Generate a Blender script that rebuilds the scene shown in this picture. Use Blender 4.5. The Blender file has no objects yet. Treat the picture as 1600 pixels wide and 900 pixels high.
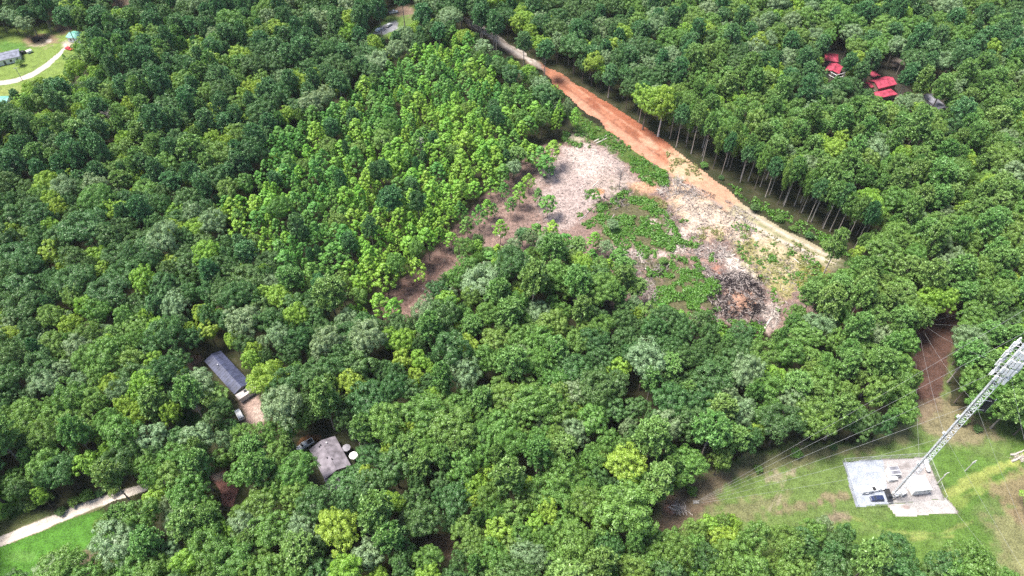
import bpy, bmesh, math, random
import numpy as np
from mathutils import Vector, Matrix

random.seed(7)
rng = np.random.default_rng(11)
R = math.radians
scene = bpy.context.scene
col = scene.collection

# ------------------------------------------------------------------ camera, sky, sun, exposure
CAM_H, FPX, PITCH = 200.0, 1100.0, R(47.8)          # drone height (m), focal length in photo pixels, downward tilt
cd = bpy.data.cameras.new('camera'); cam = bpy.data.objects.new('camera', cd); col.objects.link(cam)
cam.location = (0, 0, CAM_H); cam.rotation_euler = (math.pi / 2 - PITCH, 0, 0)
cd.sensor_width = 36.0; cd.lens = FPX / 1600 * 36.0; cd.clip_end = 20000; cd.clip_start = 1
scene.camera = cam
SUN_EL, SUN_AZ = 66.0, -80.0                          # azimuth clockwise from +Y (straight ahead)
world = bpy.data.worlds.new('World'); scene.world = world; world.use_nodes = True
wn = world.node_tree; wn.nodes.clear()
sky = wn.nodes.new('ShaderNodeTexSky'); sky.sky_type = 'NISHITA'; sky.sun_disc = False
sky.sun_elevation = R(SUN_EL); sky.sun_rotation = R(SUN_AZ); sky.air_density = 1.0; sky.dust_density = 2.0
bg = wn.nodes.new('ShaderNodeBackground'); bg.inputs[1].default_value = 0.085
wo = wn.nodes.new('ShaderNodeOutputWorld')
wn.links.new(sky.outputs[0], bg.inputs[0]); wn.links.new(bg.outputs[0], wo.inputs[0])
sd = bpy.data.lights.new('sun', 'SUN'); sun = bpy.data.objects.new('sun', sd); col.objects.link(sun)
sd.energy = 3.1; sd.angle = R(20.0); sd.color = (1.0, 0.95, 0.87)
sdir = Vector((math.sin(R(SUN_AZ)) * math.cos(R(SUN_EL)), math.cos(R(SUN_AZ)) * math.cos(R(SUN_EL)), math.sin(R(SUN_EL))))
sun.rotation_euler = sdir.to_track_quat('Z', 'Y').to_euler()
vs = scene.view_settings; vs.view_transform = 'Standard'; vs.look = 'None'; vs.gamma = 1.0
vs.use_curve_mapping = False; vs.exposure = 1.78
cy = scene.cycles
cy.max_bounces = 5; cy.diffuse_bounces = 3; cy.glossy_bounces = 2; cy.transmission_bounces = 3; cy.transparent_max_bounces = 4
cy.use_denoising = False; cy.use_adaptive_sampling = True; cy.adaptive_threshold = 0.015

# ------------------------------------------------------------------ pixels of the photograph <-> places on the ground
sp, cp = math.sin(PITCH), math.cos(PITCH)
def at(x, y, z=0.0):
    u, v = (x - 800), (450 - y)
    d = (u, FPX * cp + v * sp, -FPX * sp + v * cp)
    t = (z - CAM_H) / d[2]
    return Vector((d[0] * t, d[1] * t, z))
def proj(X, Y, Z):
    Zc = Z - CAM_H
    dep = Y * cp - Zc * sp
    return 800 + FPX * X / dep, 450 - FPX * (Y * sp + Zc * cp) / dep, dep
def inpoly(px, py, poly):
    px = np.asarray(px, float); py = np.asarray(py, float); r = np.zeros(px.shape, bool)
    n = len(poly); j = n - 1
    for i in range(n):
        xi, yi = poly[i]; xj, yj = poly[j]
        if yi != yj:
            c = ((yi > py) != (yj > py)) & (px < (xj - xi) * (py - yi) / (yj - yi) + xi)
            r ^= c
        j = i
    return r
def sdist(px, py, poly):
    """distance to the outline, positive inside (photo pixels)"""
    px = np.asarray(px, float); py = np.asarray(py, float); d = np.full(px.shape, 1e9)
    for i in range(len(poly)):
        ax, ay = poly[i - 1]; bx, by = poly[i]; ex, ey = bx - ax, by - ay
        t = np.clip(((px - ax) * ex + (py - ay) * ey) / (ex * ex + ey * ey + 1e-9), 0, 1)
        d = np.minimum(d, np.hypot(px - ax - t * ex, py - ay - t * ey))
    return np.where(inpoly(px, py, poly), d, -d)
def _h(ix, iy, s):
    v = np.sin(ix * 127.1 + iy * 311.7 + s * 74.7) * 43758.5453
    return v - np.floor(v)
def vnoise(x, y, s=0):
    ix, iy = np.floor(x), np.floor(y); fx, fy = x - ix, y - iy
    fx = fx * fx * (3 - 2 * fx); fy = fy * fy * (3 - 2 * fy)
    return (_h(ix, iy, s) * (1 - fx) + _h(ix + 1, iy, s) * fx) * (1 - fy) + (_h(ix, iy + 1, s) * (1 - fx) + _h(ix + 1, iy + 1, s) * fx) * fy
def fbm(x, y, s=0, o=4):
    a, t, f = 0.5, 0, 1
    for k in range(o): t = t + a * vnoise(x * f, y * f, s + k * 3.1); a *= .5; f *= 2.03
    return t / (1 - .5 ** o)

# ------------------------------------------------------------------ helpers
def tag(o, label=None, cat=None, group=None, kind=None):
    if label: o['label'] = label
    if cat: o['category'] = cat
    if group: o['group'] = group
    if kind: o['kind'] = kind
    return o
def empty(name, loc=(0, 0, 0), rz=0.0, label=None, cat=None, group=None):
    o = bpy.data.objects.new(name, None); col.objects.link(o); o.location = loc; o.rotation_euler = (0, 0, rz)
    o.empty_display_size = 0.5
    return tag(o, label, cat, group)
def link(name, me, mats=None, parent=None):
    o = bpy.data.objects.new(name, me); col.objects.link(o)
    if mats is not None and len(me.materials) == 0:
        for m in (mats if isinstance(mats, (list, tuple)) else [mats]): me.materials.append(m)
    if parent is not None: o.parent = parent
    return o
class MB:
    def __init__(s): s.v = []; s.f = []
    def add(s, vs_, fs):
        b = len(s.v); s.v += [tuple(p) for p in vs_]; s.f += [tuple(i + b for i in q) for q in fs]; return s
    def box(s, c, d, rz=0.0, taper=1.0):
        x, y, z = d[0] / 2, d[1] / 2, d[2] / 2; cr, sr = math.cos(rz), math.sin(rz); p = []
        for k, (a, b, e) in enumerate(((-1, -1, -1), (1, -1, -1), (1, 1, -1), (-1, 1, -1), (-1, -1, 1), (1, -1, 1), (1, 1, 1), (-1, 1, 1))):
            t = taper if e > 0 else 1.0
            X, Y = a * x * t, b * y * t
            p.append((c[0] + X * cr - Y * sr, c[1] + X * sr + Y * cr, c[2] + e * z))
        return s.add(p, [(0, 3, 2, 1), (4, 5, 6, 7), (0, 1, 5, 4), (1, 2, 6, 5), (2, 3, 7, 6), (3, 0, 4, 7)])
    def tube(s, pts, rad, n=6, cap=True):
        pts = [Vector(p) for p in pts]
        if not isinstance(rad, (list, tuple)): rad = [rad] * len(pts)
        b = len(s.v)
        for i, p in enumerate(pts):
            d = (pts[min(i + 1, len(pts) - 1)] - pts[max(i - 1, 0)]).normalized()
            a = Vector((0, 0, 1)) if abs(d.z) < .9 else Vector((1, 0, 0))
            e1 = d.cross(a).normalized(); e2 = d.cross(e1)
            for k in range(n):
                t = 2 * math.pi * k / n
                s.v.append(tuple(p + rad[i] * (math.cos(t) * e1 + math.sin(t) * e2)))
        for i in range(len(pts) - 1):
            for k in range(n):
                s.f.append((b + i * n + k, b + i * n + (k + 1) % n, b + (i + 1) * n + (k + 1) % n, b + (i + 1) * n + k))
        if cap:
            s.f.append(tuple(b + k for k in range(n - 1, -1, -1))); e = b + (len(pts) - 1) * n
            s.f.append(tuple(e + k for k in range(n)))
        return s
    def loft(s, rings, cap=True):
        b = len(s.v); n = len(rings[0])
        for r in rings: s.v += [tuple(p) for p in r]
        for i in range(len(rings) - 1):
            for k in range(n):
                s.f.append((b + i * n + k, b + i * n + (k + 1) % n, b + (i + 1) * n + (k + 1) % n, b + (i + 1) * n + k))
        if cap:
            s.f.append(tuple(b + k for k in range(n - 1, -1, -1))); e = b + (len(rings) - 1) * n
            s.f.append(tuple(e + k for k in range(n)))
        return s
    def mesh(s, name, smooth=False):
        me = bpy.data.meshes.new(name); me.from_pydata(s.v, [], s.f)
        bm = bmesh.new(); bm.from_mesh(me); bmesh.ops.recalc_face_normals(bm, faces=bm.faces); bm.to_mesh(me); bm.free()
        if smooth: me.polygons.foreach_set('use_smooth', [True] * len(me.polygons))
        me.update(); return me
    def build(s, name, m, parent=None, smooth=False):
        return link(name, s.mesh(name, smooth), m, parent)
def quads_mesh(name, V, attrs=None, verts_per=4):
    """V: (n, k, 3) polygons; attrs: {name: (n,) floats on faces}"""
    n, k = V.shape[:2]; me = bpy.data.meshes.new(name)
    me.vertices.add(n * k); me.vertices.foreach_set('co', V.reshape(-1).astype(np.float32))
    me.loops.add(n * k); me.loops.foreach_set('vertex_index', np.arange(n * k, dtype=np.int32))
    me.polygons.add(n); me.polygons.foreach_set('loop_start', np.arange(0, n * k, k, dtype=np.int32))
    me.update(calc_edges=True)
    for a, val in (attrs or {}).items():
        at_ = me.attributes.new(a, 'FLOAT', 'FACE'); at_.data.foreach_set('value', np.asarray(val, np.float32))
    return me

# ------------------------------------------------------------------ materials
def nodes_of(name):
    m = bpy.data.materials.new(name); m.use_nodes = True; nt = m.node_tree; nt.nodes.clear()
    out = nt.nodes.new('ShaderNodeOutputMaterial'); return m, nt, out
def N(nt, t, **kw):
    n = nt.nodes.new(t)
    for k, v in kw.items(): setattr(n, k, v)
    return n
def mixc(nt, a, b, fac, mode='MIX'):
    m = nt.nodes.new('ShaderNodeMix'); m.data_type = 'RGBA'; m.blend_type = mode
    for s, val in ((m.inputs[0], fac), (m.inputs[6], a), (m.inputs[7], b)):
        if hasattr(val, 'is_output'): nt.links.new(val, s)
        elif isinstance(val, (tuple, list)): s.default_value = (*val[:3], 1)
        else: s.default_value = val
    return m.outputs[2]
def plain(name, c, rough=.6, metal=0.0, var=.15, scale=3.0, spec=.4, bump=0.0, c2=None):
    m, nt, out = nodes_of(name); b = N(nt, 'ShaderNodeBsdfPrincipled')
    tc = N(nt, 'ShaderNodeTexCoord'); nz = N(nt, 'ShaderNodeTexNoise'); nz.inputs['Scale'].default_value = scale; nz.inputs['Detail'].default_value = 6
    nt.links.new(tc.outputs['Object'], nz.inputs['Vector'])
    mr = N(nt, 'ShaderNodeMapRange'); mr.inputs[1].default_value = .3; mr.inputs[2].default_value = .7
    nt.links.new(nz.outputs[0], mr.inputs[0])
    lo = c2 or tuple(v * (1 - var * 1.6) for v in c); hi = tuple(min(1, v * (1 + var * .6)) for v in c)
    nt.links.new(mixc(nt, lo, hi, mr.outputs[0]), b.inputs['Base Color'])
    b.inputs['Roughness'].default_value = rough; b.inputs['Metallic'].default_value = metal; b.inputs['Specular IOR Level'].default_value = spec
    if bump:
        bp = N(nt, 'ShaderNodeBump'); bp.inputs['Strength'].default_value = bump; bp.inputs['Distance'].default_value = .1
        nt.links.new(nz.outputs[0], bp.inputs['Height']); nt.links.new(bp.outputs[0], b.inputs['Normal'])
    nt.links.new(b.outputs[0], out.inputs[0]); return m
def leafmat(name, c, c2, vary=.35, trans=.26, rough=.45):
    """leaf colour: per-tree shift (object random), per-clump and per-leaf variation"""
    m, nt, out = nodes_of(name)
    oi = N(nt, 'ShaderNodeObjectInfo'); lv = N(nt, 'ShaderNodeAttribute', attribute_name='leaf'); cv = N(nt, 'ShaderNodeAttribute', attribute_name='clump')
    a = N(nt, 'ShaderNodeMath', operation='MULTIPLY_ADD'); nt.links.new(cv.outputs['Fac'], a.inputs[0]); a.inputs[1].default_value = .45
    a2 = N(nt, 'ShaderNodeMath', operation='MULTIPLY_ADD'); nt.links.new(oi.outputs['Random'], a2.inputs[0]); a2.inputs[1].default_value = .55; a2.inputs[2].default_value = 0
    nt.links.new(a2.outputs[0], a.inputs[2])
    base = mixc(nt, c, c2, a.outputs[0])
    hs = N(nt, 'ShaderNodeHueSaturation')
    mr = N(nt, 'ShaderNodeMapRange'); nt.links.new(lv.outputs['Fac'], mr.inputs[0]); mr.inputs[3].default_value = 1 - vary; mr.inputs[4].default_value = 1 + vary
    nt.links.new(mr.outputs[0], hs.inputs['Value'])
    w = N(nt, 'ShaderNodeMath', operation='MULTIPLY'); nt.links.new(oi.outputs['Random'], w.inputs[0]); w.inputs[1].default_value = 7.31
    fr = N(nt, 'ShaderNodeMath', operation='FRACT'); nt.links.new(w.outputs[0], fr.inputs[0])
    mh = N(nt, 'ShaderNodeMapRange'); nt.links.new(fr.outputs[0], mh.inputs[0]); mh.inputs[3].default_value = .484; mh.inputs[4].default_value = .516
    nt.links.new(mh.outputs[0], hs.inputs['Hue']); nt.links.new(base, hs.inputs['Color'])
    b = N(nt, 'ShaderNodeBsdfPrincipled'); b.inputs['Roughness'].default_value = rough; b.inputs['Specular IOR Level'].default_value = .38
    pl = N(nt, 'ShaderNodeMapRange'); nt.links.new(lv.outputs['Fac'], pl.inputs[0]); pl.inputs[1].default_value = .6; pl.inputs[2].default_value = 1.0; pl.inputs[3].default_value = 0.0; pl.inputs[4].default_value = .30
    nt.links.new(mixc(nt, hs.outputs[0], (.34, .46, .24), pl.outputs[0]), b.inputs['Base Color'])
    tr = N(nt, 'ShaderNodeBsdfTranslucent'); nt.links.new(mixc(nt, hs.outputs[0], (1.0, 1.0, .35), 1.0, 'MULTIPLY'), tr.inputs[0])
    mx = N(nt, 'ShaderNodeMixShader'); mx.inputs[0].default_value = trans
    nt.links.new(b.outputs[0], mx.inputs[1]); nt.links.new(tr.outputs[0], mx.inputs[2]); nt.links.new(mx.outputs[0], out.inputs[0]); return m
def groundmat(name, scale=.8, amp=.5, bump=.5, fine=6.0, rough=.95):
    """soil colour from the sheet's own colour map, broken up by two sizes of procedural grain"""
    m, nt, out = nodes_of(name); b = N(nt, 'ShaderNodeBsdfPrincipled'); b.inputs['Roughness'].default_value = rough; b.inputs['Specular IOR Level'].default_value = .15
    ca = N(nt, 'ShaderNodeAttribute', attribute_name='soil'); tc = N(nt, 'ShaderNodeTexCoord')
    n1 = N(nt, 'ShaderNodeTexNoise'); n1.inputs['Scale'].default_value = scale; n1.inputs['Detail'].default_value = 8; n1.inputs['Roughness'].default_value = .7
    n2 = N(nt, 'ShaderNodeTexNoise'); n2.inputs['Scale'].default_value = fine; n2.inputs['Detail'].default_value = 4
    for q in (n1, n2): nt.links.new(tc.outputs['Object'], q.inputs['Vector'])
    ad = N(nt, 'ShaderNodeMath', operation='ADD'); nt.links.new(n1.outputs[0], ad.inputs[0]); nt.links.new(n2.outputs[0], ad.inputs[1])
    mr = N(nt, 'ShaderNodeMapRange'); nt.links.new(ad.outputs[0], mr.inputs[0]); mr.inputs[1].default_value = .75; mr.inputs[2].default_value = 1.25
    mr.inputs[3].default_value = 1 - amp; mr.inputs[4].default_value = 1 + amp * .7
    hs = N(nt, 'ShaderNodeHueSaturation'); nt.links.new(ca.outputs['Color'], hs.inputs['Color']); nt.links.new(mr.outputs[0], hs.inputs['Value'])
    nt.links.new(hs.outputs[0], b.inputs['Base Color'])
    bp = N(nt, 'ShaderNodeBump'); bp.inputs['Strength'].default_value = bump; bp.inputs['Distance'].default_value = .5
    nt.links.new(ad.outputs[0], bp.inputs['Height']); nt.links.new(bp.outputs[0], b.inputs['Normal']); nt.links.new(b.outputs[0], out.inputs[0]); return m
M = {}
M['litter'] = plain('leaf_litter', (.035, .032, .018), .95, var=.4, scale=.25, spec=.1, c2=(.016, .022, .008))
M['bark'] = plain('bark_grey', (.16, .13, .11), .9, var=.35, scale=2.5, spec=.1)
M['bark_pale'] = plain('bark_pale', (.36, .31, .27), .9, var=.35, scale=2.5, spec=.1)
M['deadwood'] = plain('dead_wood', (.34, .29, .27), .9, var=.45, scale=1.5, spec=.1)
M['charwood'] = plain('charred_wood', (.028, .022, .024), .9, var=.5, scale=1.5, spec=.1)
M['soil_map'] = groundmat('cleared_soil', .7, .62, .8, 2.6)
M['grass_map'] = groundmat('mown_grass', .35, .55, .5, 2.2)
M['road_map'] = groundmat('dirt_road_soil', .35, .42, .4, 3.0)
M['bl_mid'] = leafmat('leaf_mid_green', (.074, .182, .024), (.165, .292, .050))
M['bl_dark'] = leafmat('leaf_dark_green', (.038, .112, .026), (.082, .175, .038))
M['bl_lime'] = leafmat('leaf_lime', (.175, .325, .024), (.275, .42, .052))
M['bl_pale'] = leafmat('leaf_pale_grey_green', (.13, .225, .09), (.225, .32, .16))
M['pine_dark'] = leafmat('needle_blue_green', (.056, .165, .055), (.110, .235, .078), trans=.15)
M['pine_light'] = leafmat('needle_green', (.095, .215, .042), (.175, .300, .070), trans=.15)
M['yg_lime'] = leafmat('young_leaf_lime', (.145, .34, .022), (.25, .44, .042))
M['yg_green'] = leafmat('young_leaf_green', (.068, .220, .026), (.135, .310, .042))
M['weed'] = leafmat('bramble_leaf', (.050, .17, .014), (.115, .26, .022))
M['drygrass'] = leafmat('dry_grass_leaf', (.18, .19, .06), (.30, .27, .11))
M['white'] = plain('white_paint', (.70, .70, .70), .5, var=.06, scale=1.5)
M['galv'] = plain('galvanised_steel', (.62, .62, .64), .5, .35, var=.15, scale=1.0)
M['wire'] = plain('wire_steel', (.45, .45, .45), .5, .2, var=.05)
M['dark'] = plain('dark_rubber', (.015, .015, .017), .8, var=.2)
M['glass'] = plain('dark_glass', (.012, .015, .02), .12, var=.05, spec=.6)
M['concrete'] = plain('concrete', (.28, .26, .24), .9, var=.2, scale=1.0)
M['lamp'] = plain('lamp_lens', (.7, .7, .66), .2, var=.05)
M['redlamp'] = plain('red_lens', (.45, .02, .02), .25, var=.05)
M['tower'] = plain('tower_grey_paint', (.66, .66, .67), .6, .0, var=.12, scale=1.0)
M['bark_white'] = plain('bark_white', (.62, .57, .52), .9, var=.25, scale=2.5, spec=.1)

# ------------------------------------------------------------------ the setting: ground sheets
def sheet(name, poly, cell, z, layers, m, base, grow=6.0, relief=0.0, flat=None, gain=None):
    """ground sheet over a stretch outlined in the photograph; layers = (outline, albedo, softness px, raggedness px)"""
    c = [at(*p) for p in poly]
    x0, x1 = min(p.x for p in c) - 8, max(p.x for p in c) + 8; y0, y1 = min(p.y for p in c) - 8, max(p.y for p in c) + 8
    nx, ny = int((x1 - x0) / cell) + 2, int((y1 - y0) / cell) + 2
    X, Y = np.meshgrid(x0 + np.arange(nx) * cell, y0 + np.arange(ny) * cell)
    px, py, _ = proj(X, Y, 0.0)
    rag = (fbm(X * .12, Y * .12, 3) - .5) * 2
    rag2 = (fbm(X * .55, Y * .55, 9) - .5) * 2
    sdv = sdist(px, py, poly)
    C = np.zeros((ny, nx, 3)); C[:] = base
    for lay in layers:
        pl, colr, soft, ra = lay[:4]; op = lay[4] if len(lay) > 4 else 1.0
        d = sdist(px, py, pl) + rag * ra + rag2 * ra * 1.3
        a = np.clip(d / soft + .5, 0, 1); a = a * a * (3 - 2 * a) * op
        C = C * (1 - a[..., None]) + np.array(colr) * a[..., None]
    if name == 'clearing_ground': C = C * np.array([1.04, .97, .90])
    C = C * (gain or {'clearing_ground': .58, 'dirt_road': .60, 'compound_gravel': .56, 'gravel_apron': .50, 'curved_drive': .56, 'pale_lane': .80}.get(name, .66))
    Z = np.full(X.shape, z)
    if relief:
        w = np.clip(sdv / 14.0, 0, 1)
        if flat is not None: w = w * np.clip(-sdist(px, py, flat) / 10.0, 0, 1)
        Z = z + relief * w * fbm(X * .35, Y * .35, 5)
    keep = (sdv + rag * 5 > -grow)
    kq = keep[:-1, :-1] & keep[1:, :-1] & keep[:-1, 1:] & keep[1:, 1:]
    idx = -np.ones(X.shape, int); used = np.zeros(X.shape, bool)
    for a, b in ((0, 0), (1, 0), (0, 1), (1, 1)): used[a:ny - 1 + a, b:nx - 1 + b] |= kq
    idx[used] = np.arange(used.sum())
    I, J = np.nonzero(kq)
    F = np.stack([idx[I, J], idx[I, J + 1], idx[I + 1, J + 1], idx[I + 1, J]], 1)
    me = bpy.data.meshes.new(name)
    V = np.stack([X[used], Y[used], Z[used]], 1)
    me.vertices.add(len(V)); me.vertices.foreach_set('co', V.reshape(-1).astype(np.float32))
    me.loops.add(F.size); me.loops.foreach_set('vertex_index', F.reshape(-1).astype(np.int32))
    me.polygons.add(len(F)); me.polygons.foreach_set('loop_start', np.arange(0, F.size, 4, dtype=np.int32))
    me.update(calc_edges=True); me.polygons.foreach_set('use_smooth', [True] * len(F))
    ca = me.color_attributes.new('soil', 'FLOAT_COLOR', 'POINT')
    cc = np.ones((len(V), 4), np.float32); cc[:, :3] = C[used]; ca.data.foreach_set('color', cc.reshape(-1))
    o = link(name, me, m); o['kind'] = 'structure'; return o

g = MB(); S = 3000
g.add([(-S, -S, 0), (S, -S, 0), (S, S, 0), (-S, S, 0)], [(0, 1, 2, 3)])
tag(g.build('ground', M['litter']), kind='structure')

def circ(x, y, rx, ry=None, n=14, rot=0.0):
    ry = ry or rx
    return [(x + rx * math.cos(t) * math.cos(rot) - ry * math.sin(t) * math.sin(rot), y + rx * math.cos(t) * math.sin(rot) + ry * math.sin(t) * math.cos(rot)) for t in [2 * math.pi * k / n for k in range(n)]]
def strip(pts, w0, w1=None):
    w1 = w1 or w0; L = []; Rr = []; n = len(pts)
    for i in range(n):
        a, b = pts[max(0, i - 1)], pts[min(n - 1, i + 1)]; dx, dy = b[0] - a[0], b[1] - a[1]; q = math.hypot(dx, dy)
        w = (w0 + (w1 - w0) * i / (n - 1)) / 2; nx, ny = -dy / q * w, dx / q * w
        L.append((pts[i][0] + nx, pts[i][1] + ny)); Rr.append((pts[i][0] - nx, pts[i][1] - ny))
    return L + Rr[::-1]
LIT = (.030, .030, .016)
SOIL = (.30, .215, .195); PALE = (.52, .45, .43); TAN = (.55, .42, .29); CLAY = (.46, .20, .12); GREEN = (.055, .13, .025); YGREEN = (.20, .25, .07)
# the clay road from the far gap to the wood's corner
ROAD = [(719, 30), (762, 57), (803, 86), (838, 104), (866, 128), (897, 157), (928, 182), (957, 208), (987, 231), (1015, 250), (1052, 274), (1095, 306), (1148, 338), (1198, 370), (1250, 396), (1310, 426),
        (1345, 425), (1320, 408), (1262, 378), (1205, 348), (1165, 322), (1138, 300), (1098, 270), (1060, 241), (1045, 224), (1009, 203), (984, 188), (946, 162), (901, 132), (868, 113), (826, 89), (774, 56), (727, 27)]
sheet('dirt_road', ROAD, .8, .03, [
    (ROAD, (.42, .35, .31), 3, 1.5),
    ([(848, 88), (1000, 175), (1075, 232), (1130, 285), (1165, 318), (1150, 332), (1095, 300), (1040, 275), (960, 228), (880, 155), (845, 116)], CLAY, 12, 5),
    ([(900, 130), (990, 185), (1050, 225), (1062, 240), (1000, 215), (950, 175), (905, 140)], (.34, .115, .06), 9, 5, .8),
    (strip([(890, 148), (940, 188), (1000, 232), (1045, 270)], 12, 14), (.56, .30, .20), 8, 4, .8),
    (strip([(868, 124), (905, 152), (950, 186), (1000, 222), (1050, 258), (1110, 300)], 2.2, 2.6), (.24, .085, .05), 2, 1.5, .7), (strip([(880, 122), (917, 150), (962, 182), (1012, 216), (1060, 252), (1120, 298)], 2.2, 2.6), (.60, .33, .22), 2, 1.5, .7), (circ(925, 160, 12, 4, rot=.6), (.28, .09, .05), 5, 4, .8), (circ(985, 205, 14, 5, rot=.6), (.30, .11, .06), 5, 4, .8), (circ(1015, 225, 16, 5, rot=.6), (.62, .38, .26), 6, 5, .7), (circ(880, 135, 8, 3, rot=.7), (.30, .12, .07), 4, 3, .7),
    ([(1040, 232), (1075, 240), (1175, 322), (1150, 335), (1095, 305), (1045, 268)], (.54, .34, .225), 16, 9, .85),
    ([(1050, 235), (1090, 262), (1095, 285), (1060, 280), (1035, 262)], (.58, .42, .27), 14, 9, .8),
    ([(1150, 312), (1200, 340), (1345, 410), (1320, 435), (1200, 378), (1140, 340)], (.44, .38, .25), 14, 8),
    (strip([(720, 30), (775, 62), (830, 97)], 3.0, 3.5), (.60, .53, .48), 2, .6), (strip([(728, 29), (785, 60), (838, 96)], 2.5, 3.0), (.60, .53, .48), 2, .6),
    (strip([(1150, 336), (1210, 372), (1280, 402), (1325, 420)], 3.5), (.62, .54, .45), 2, 1), (strip([(1165, 330), (1225, 366), (1290, 398), (1335, 416)], 3.0), (.60, .52, .43), 2, 1),
    (strip([(1160, 333), (1218, 369), (1285, 400), (1330, 418)], 2.2), (.26, .28, .12), 2, 1.5, .7),
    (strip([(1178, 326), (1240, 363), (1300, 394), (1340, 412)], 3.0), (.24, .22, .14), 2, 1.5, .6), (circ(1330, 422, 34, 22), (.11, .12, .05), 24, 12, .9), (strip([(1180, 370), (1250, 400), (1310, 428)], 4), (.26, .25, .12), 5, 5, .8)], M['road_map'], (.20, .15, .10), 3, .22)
# the clear-cut
CLEARING = [(560, 500), (590, 470), (640, 430), (690, 375), (730, 335), (770, 295), (800, 270), (812, 240), (850, 218), (900, 205), (880, 165), (850, 125), (880, 140), (960, 205), (1060, 275), (1150, 335), (1330, 415),
            (1340, 450), (1290, 480), (1260, 540), (1190, 560), (1080, 540), (1000, 520), (940, 460), (860, 430), (800, 450), (740, 450), (690, 470), (640, 520), (590, 530)]
sheet('clearing_ground', CLEARING, .55, .008, [
    ([(560, 505), (690, 375), (800, 270), (812, 235), (960, 205), (1150, 335), (1340, 415), (1330, 450), (1250, 520), (1000, 500), (860, 420), (700, 450), (620, 520)], SOIL, 14, 8),
    ([(560, 505), (690, 390), (720, 400), (660, 470), (600, 520)], (.25, .165, .145), 16, 8),
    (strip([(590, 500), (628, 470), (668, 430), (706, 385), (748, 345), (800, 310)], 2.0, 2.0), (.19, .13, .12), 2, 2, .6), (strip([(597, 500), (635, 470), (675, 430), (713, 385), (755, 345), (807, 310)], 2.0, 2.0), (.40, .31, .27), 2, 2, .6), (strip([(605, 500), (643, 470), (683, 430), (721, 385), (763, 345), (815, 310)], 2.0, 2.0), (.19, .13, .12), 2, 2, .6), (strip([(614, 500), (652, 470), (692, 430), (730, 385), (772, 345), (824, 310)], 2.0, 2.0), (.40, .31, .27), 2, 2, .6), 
    ([(835, 300), (870, 245), (905, 225), (950, 225), (975, 260), (965, 300), (900, 340), (860, 365)], (.50, .42, .41), 22, 14),
    ([(880, 232), (930, 228), (950, 260), (930, 285), (905, 270)], (.60, .53, .51), 14, 10),
    (circ(965, 290, 40, 22), (.50, .42, .39), 16, 12), (circ(1005, 292, 24, 11), (.60, .38, .26), 9, 6),
    (circ(938, 300, 7, 4), (.60, .33, .18), 4, 2),
    ([(1050, 270), (1130, 310), (1190, 345), (1160, 372), (1105, 375), (1070, 350), (1040, 310)], (.62, .48, .36), 18, 12),
    ([(1065, 300), (1120, 320), (1150, 345), (1110, 360), (1075, 340)], (.64, .54, .47), 12, 10),
    ([(1040, 345), (1070, 365), (1085, 400), (1050, 405), (1035, 375)], (.66, .60, .56), 14, 12),
    ([(1130, 395), (1170, 405), (1190, 440), (1160, 450), (1135, 425)], (.66, .60, .57), 12, 12),
    ([(1140, 345), (1230, 370), (1310, 410), (1300, 430), (1260, 450), (1220, 470), (1190, 440), (1150, 400)], (.40, .38, .17), 22, 18),
    ([(1180, 360), (1240, 385), (1270, 410), (1215, 415), (1185, 390)], (.56, .50, .34), 14, 16),
    ([(1200, 400), (1265, 405), (1250, 440), (1210, 440)], (.50, .45, .29), 12, 14, .8),
    ([(1250, 400), (1300, 415), (1280, 450), (1240, 450)], (.26, .27, .055), 14, 8),
    (strip([(1095, 300), (1150, 338), (1205, 368), (1262, 396), (1290, 408)], 20, 14), (.56, .47, .35), 12, 12, .8),
    (strip([(1160, 345), (1215, 372), (1262, 398), (1275, 410)], 5), (.66, .56, .46), 5, 3, .9),
    ([(868, 160), (900, 175), (950, 208), (1000, 240), (1040, 275), (1030, 288), (1000, 275), (960, 240), (905, 215), (885, 195)], (.10, .17, .04), 8, 6),
    ([(890, 205), (915, 212), (905, 228), (880, 225)], (.46, .43, .33), 8, 7),
    ([(935, 320), (980, 300), (1040, 330), (1065, 375), (1030, 410), (985, 410), (945, 365)], (.12, .135, .06), 18, 22, .85),
    ([(1085, 300), (1150, 325), (1190, 350), (1200, 372), (1150, 372), (1110, 350), (1080, 330)], (.66, .56, .46), 16, 12),
    (circ(1060, 372, 24, 10), (.62, .55, .50), 10, 12), (circ(1098, 350, 26, 12), (.62, .54, .46), 10, 12), (circ(1020, 350, 12, 5), (.56, .48, .45), 6, 7), (circ(1030, 400, 14, 6), (.54, .44, .42), 6, 8), (circ(1090, 455, 12, 6), (.46, .38, .34), 6, 8),
    (circ(1018, 318, 22, 9), (.20, .15, .08), 10, 6), (circ(975, 395, 26, 14), (.36, .28, .26), 12, 9), (circ(1005, 450, 24, 18), (.36, .28, .26), 12, 10),
    ([(1010, 415), (1080, 405), (1120, 440), (1125, 480), (1070, 500), (1020, 480)], (.12, .135, .06), 16, 20, .85),
    ([(1100, 418), (1160, 428), (1196, 450), (1192, 490), (1165, 502), (1130, 490), (1112, 455)], (.12, .09, .09), 12, 9),
    ([(1142, 458), (1176, 456), (1186, 474), (1170, 488), (1144, 484)], (.58, .36, .27), 12, 12, .9),
    (circ(1090, 400, 26, 13), (.40, .28, .25), 10, 10), (circ(1118, 420, 10, 6), (.50, .24, .17), 6, 5),
    ([(1190, 470), (1220, 475), (1215, 515), (1195, 515)], (.56, .47, .44), 9, 8)],
    M['soil_map'], LIT, 4, .35, ROAD)
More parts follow.
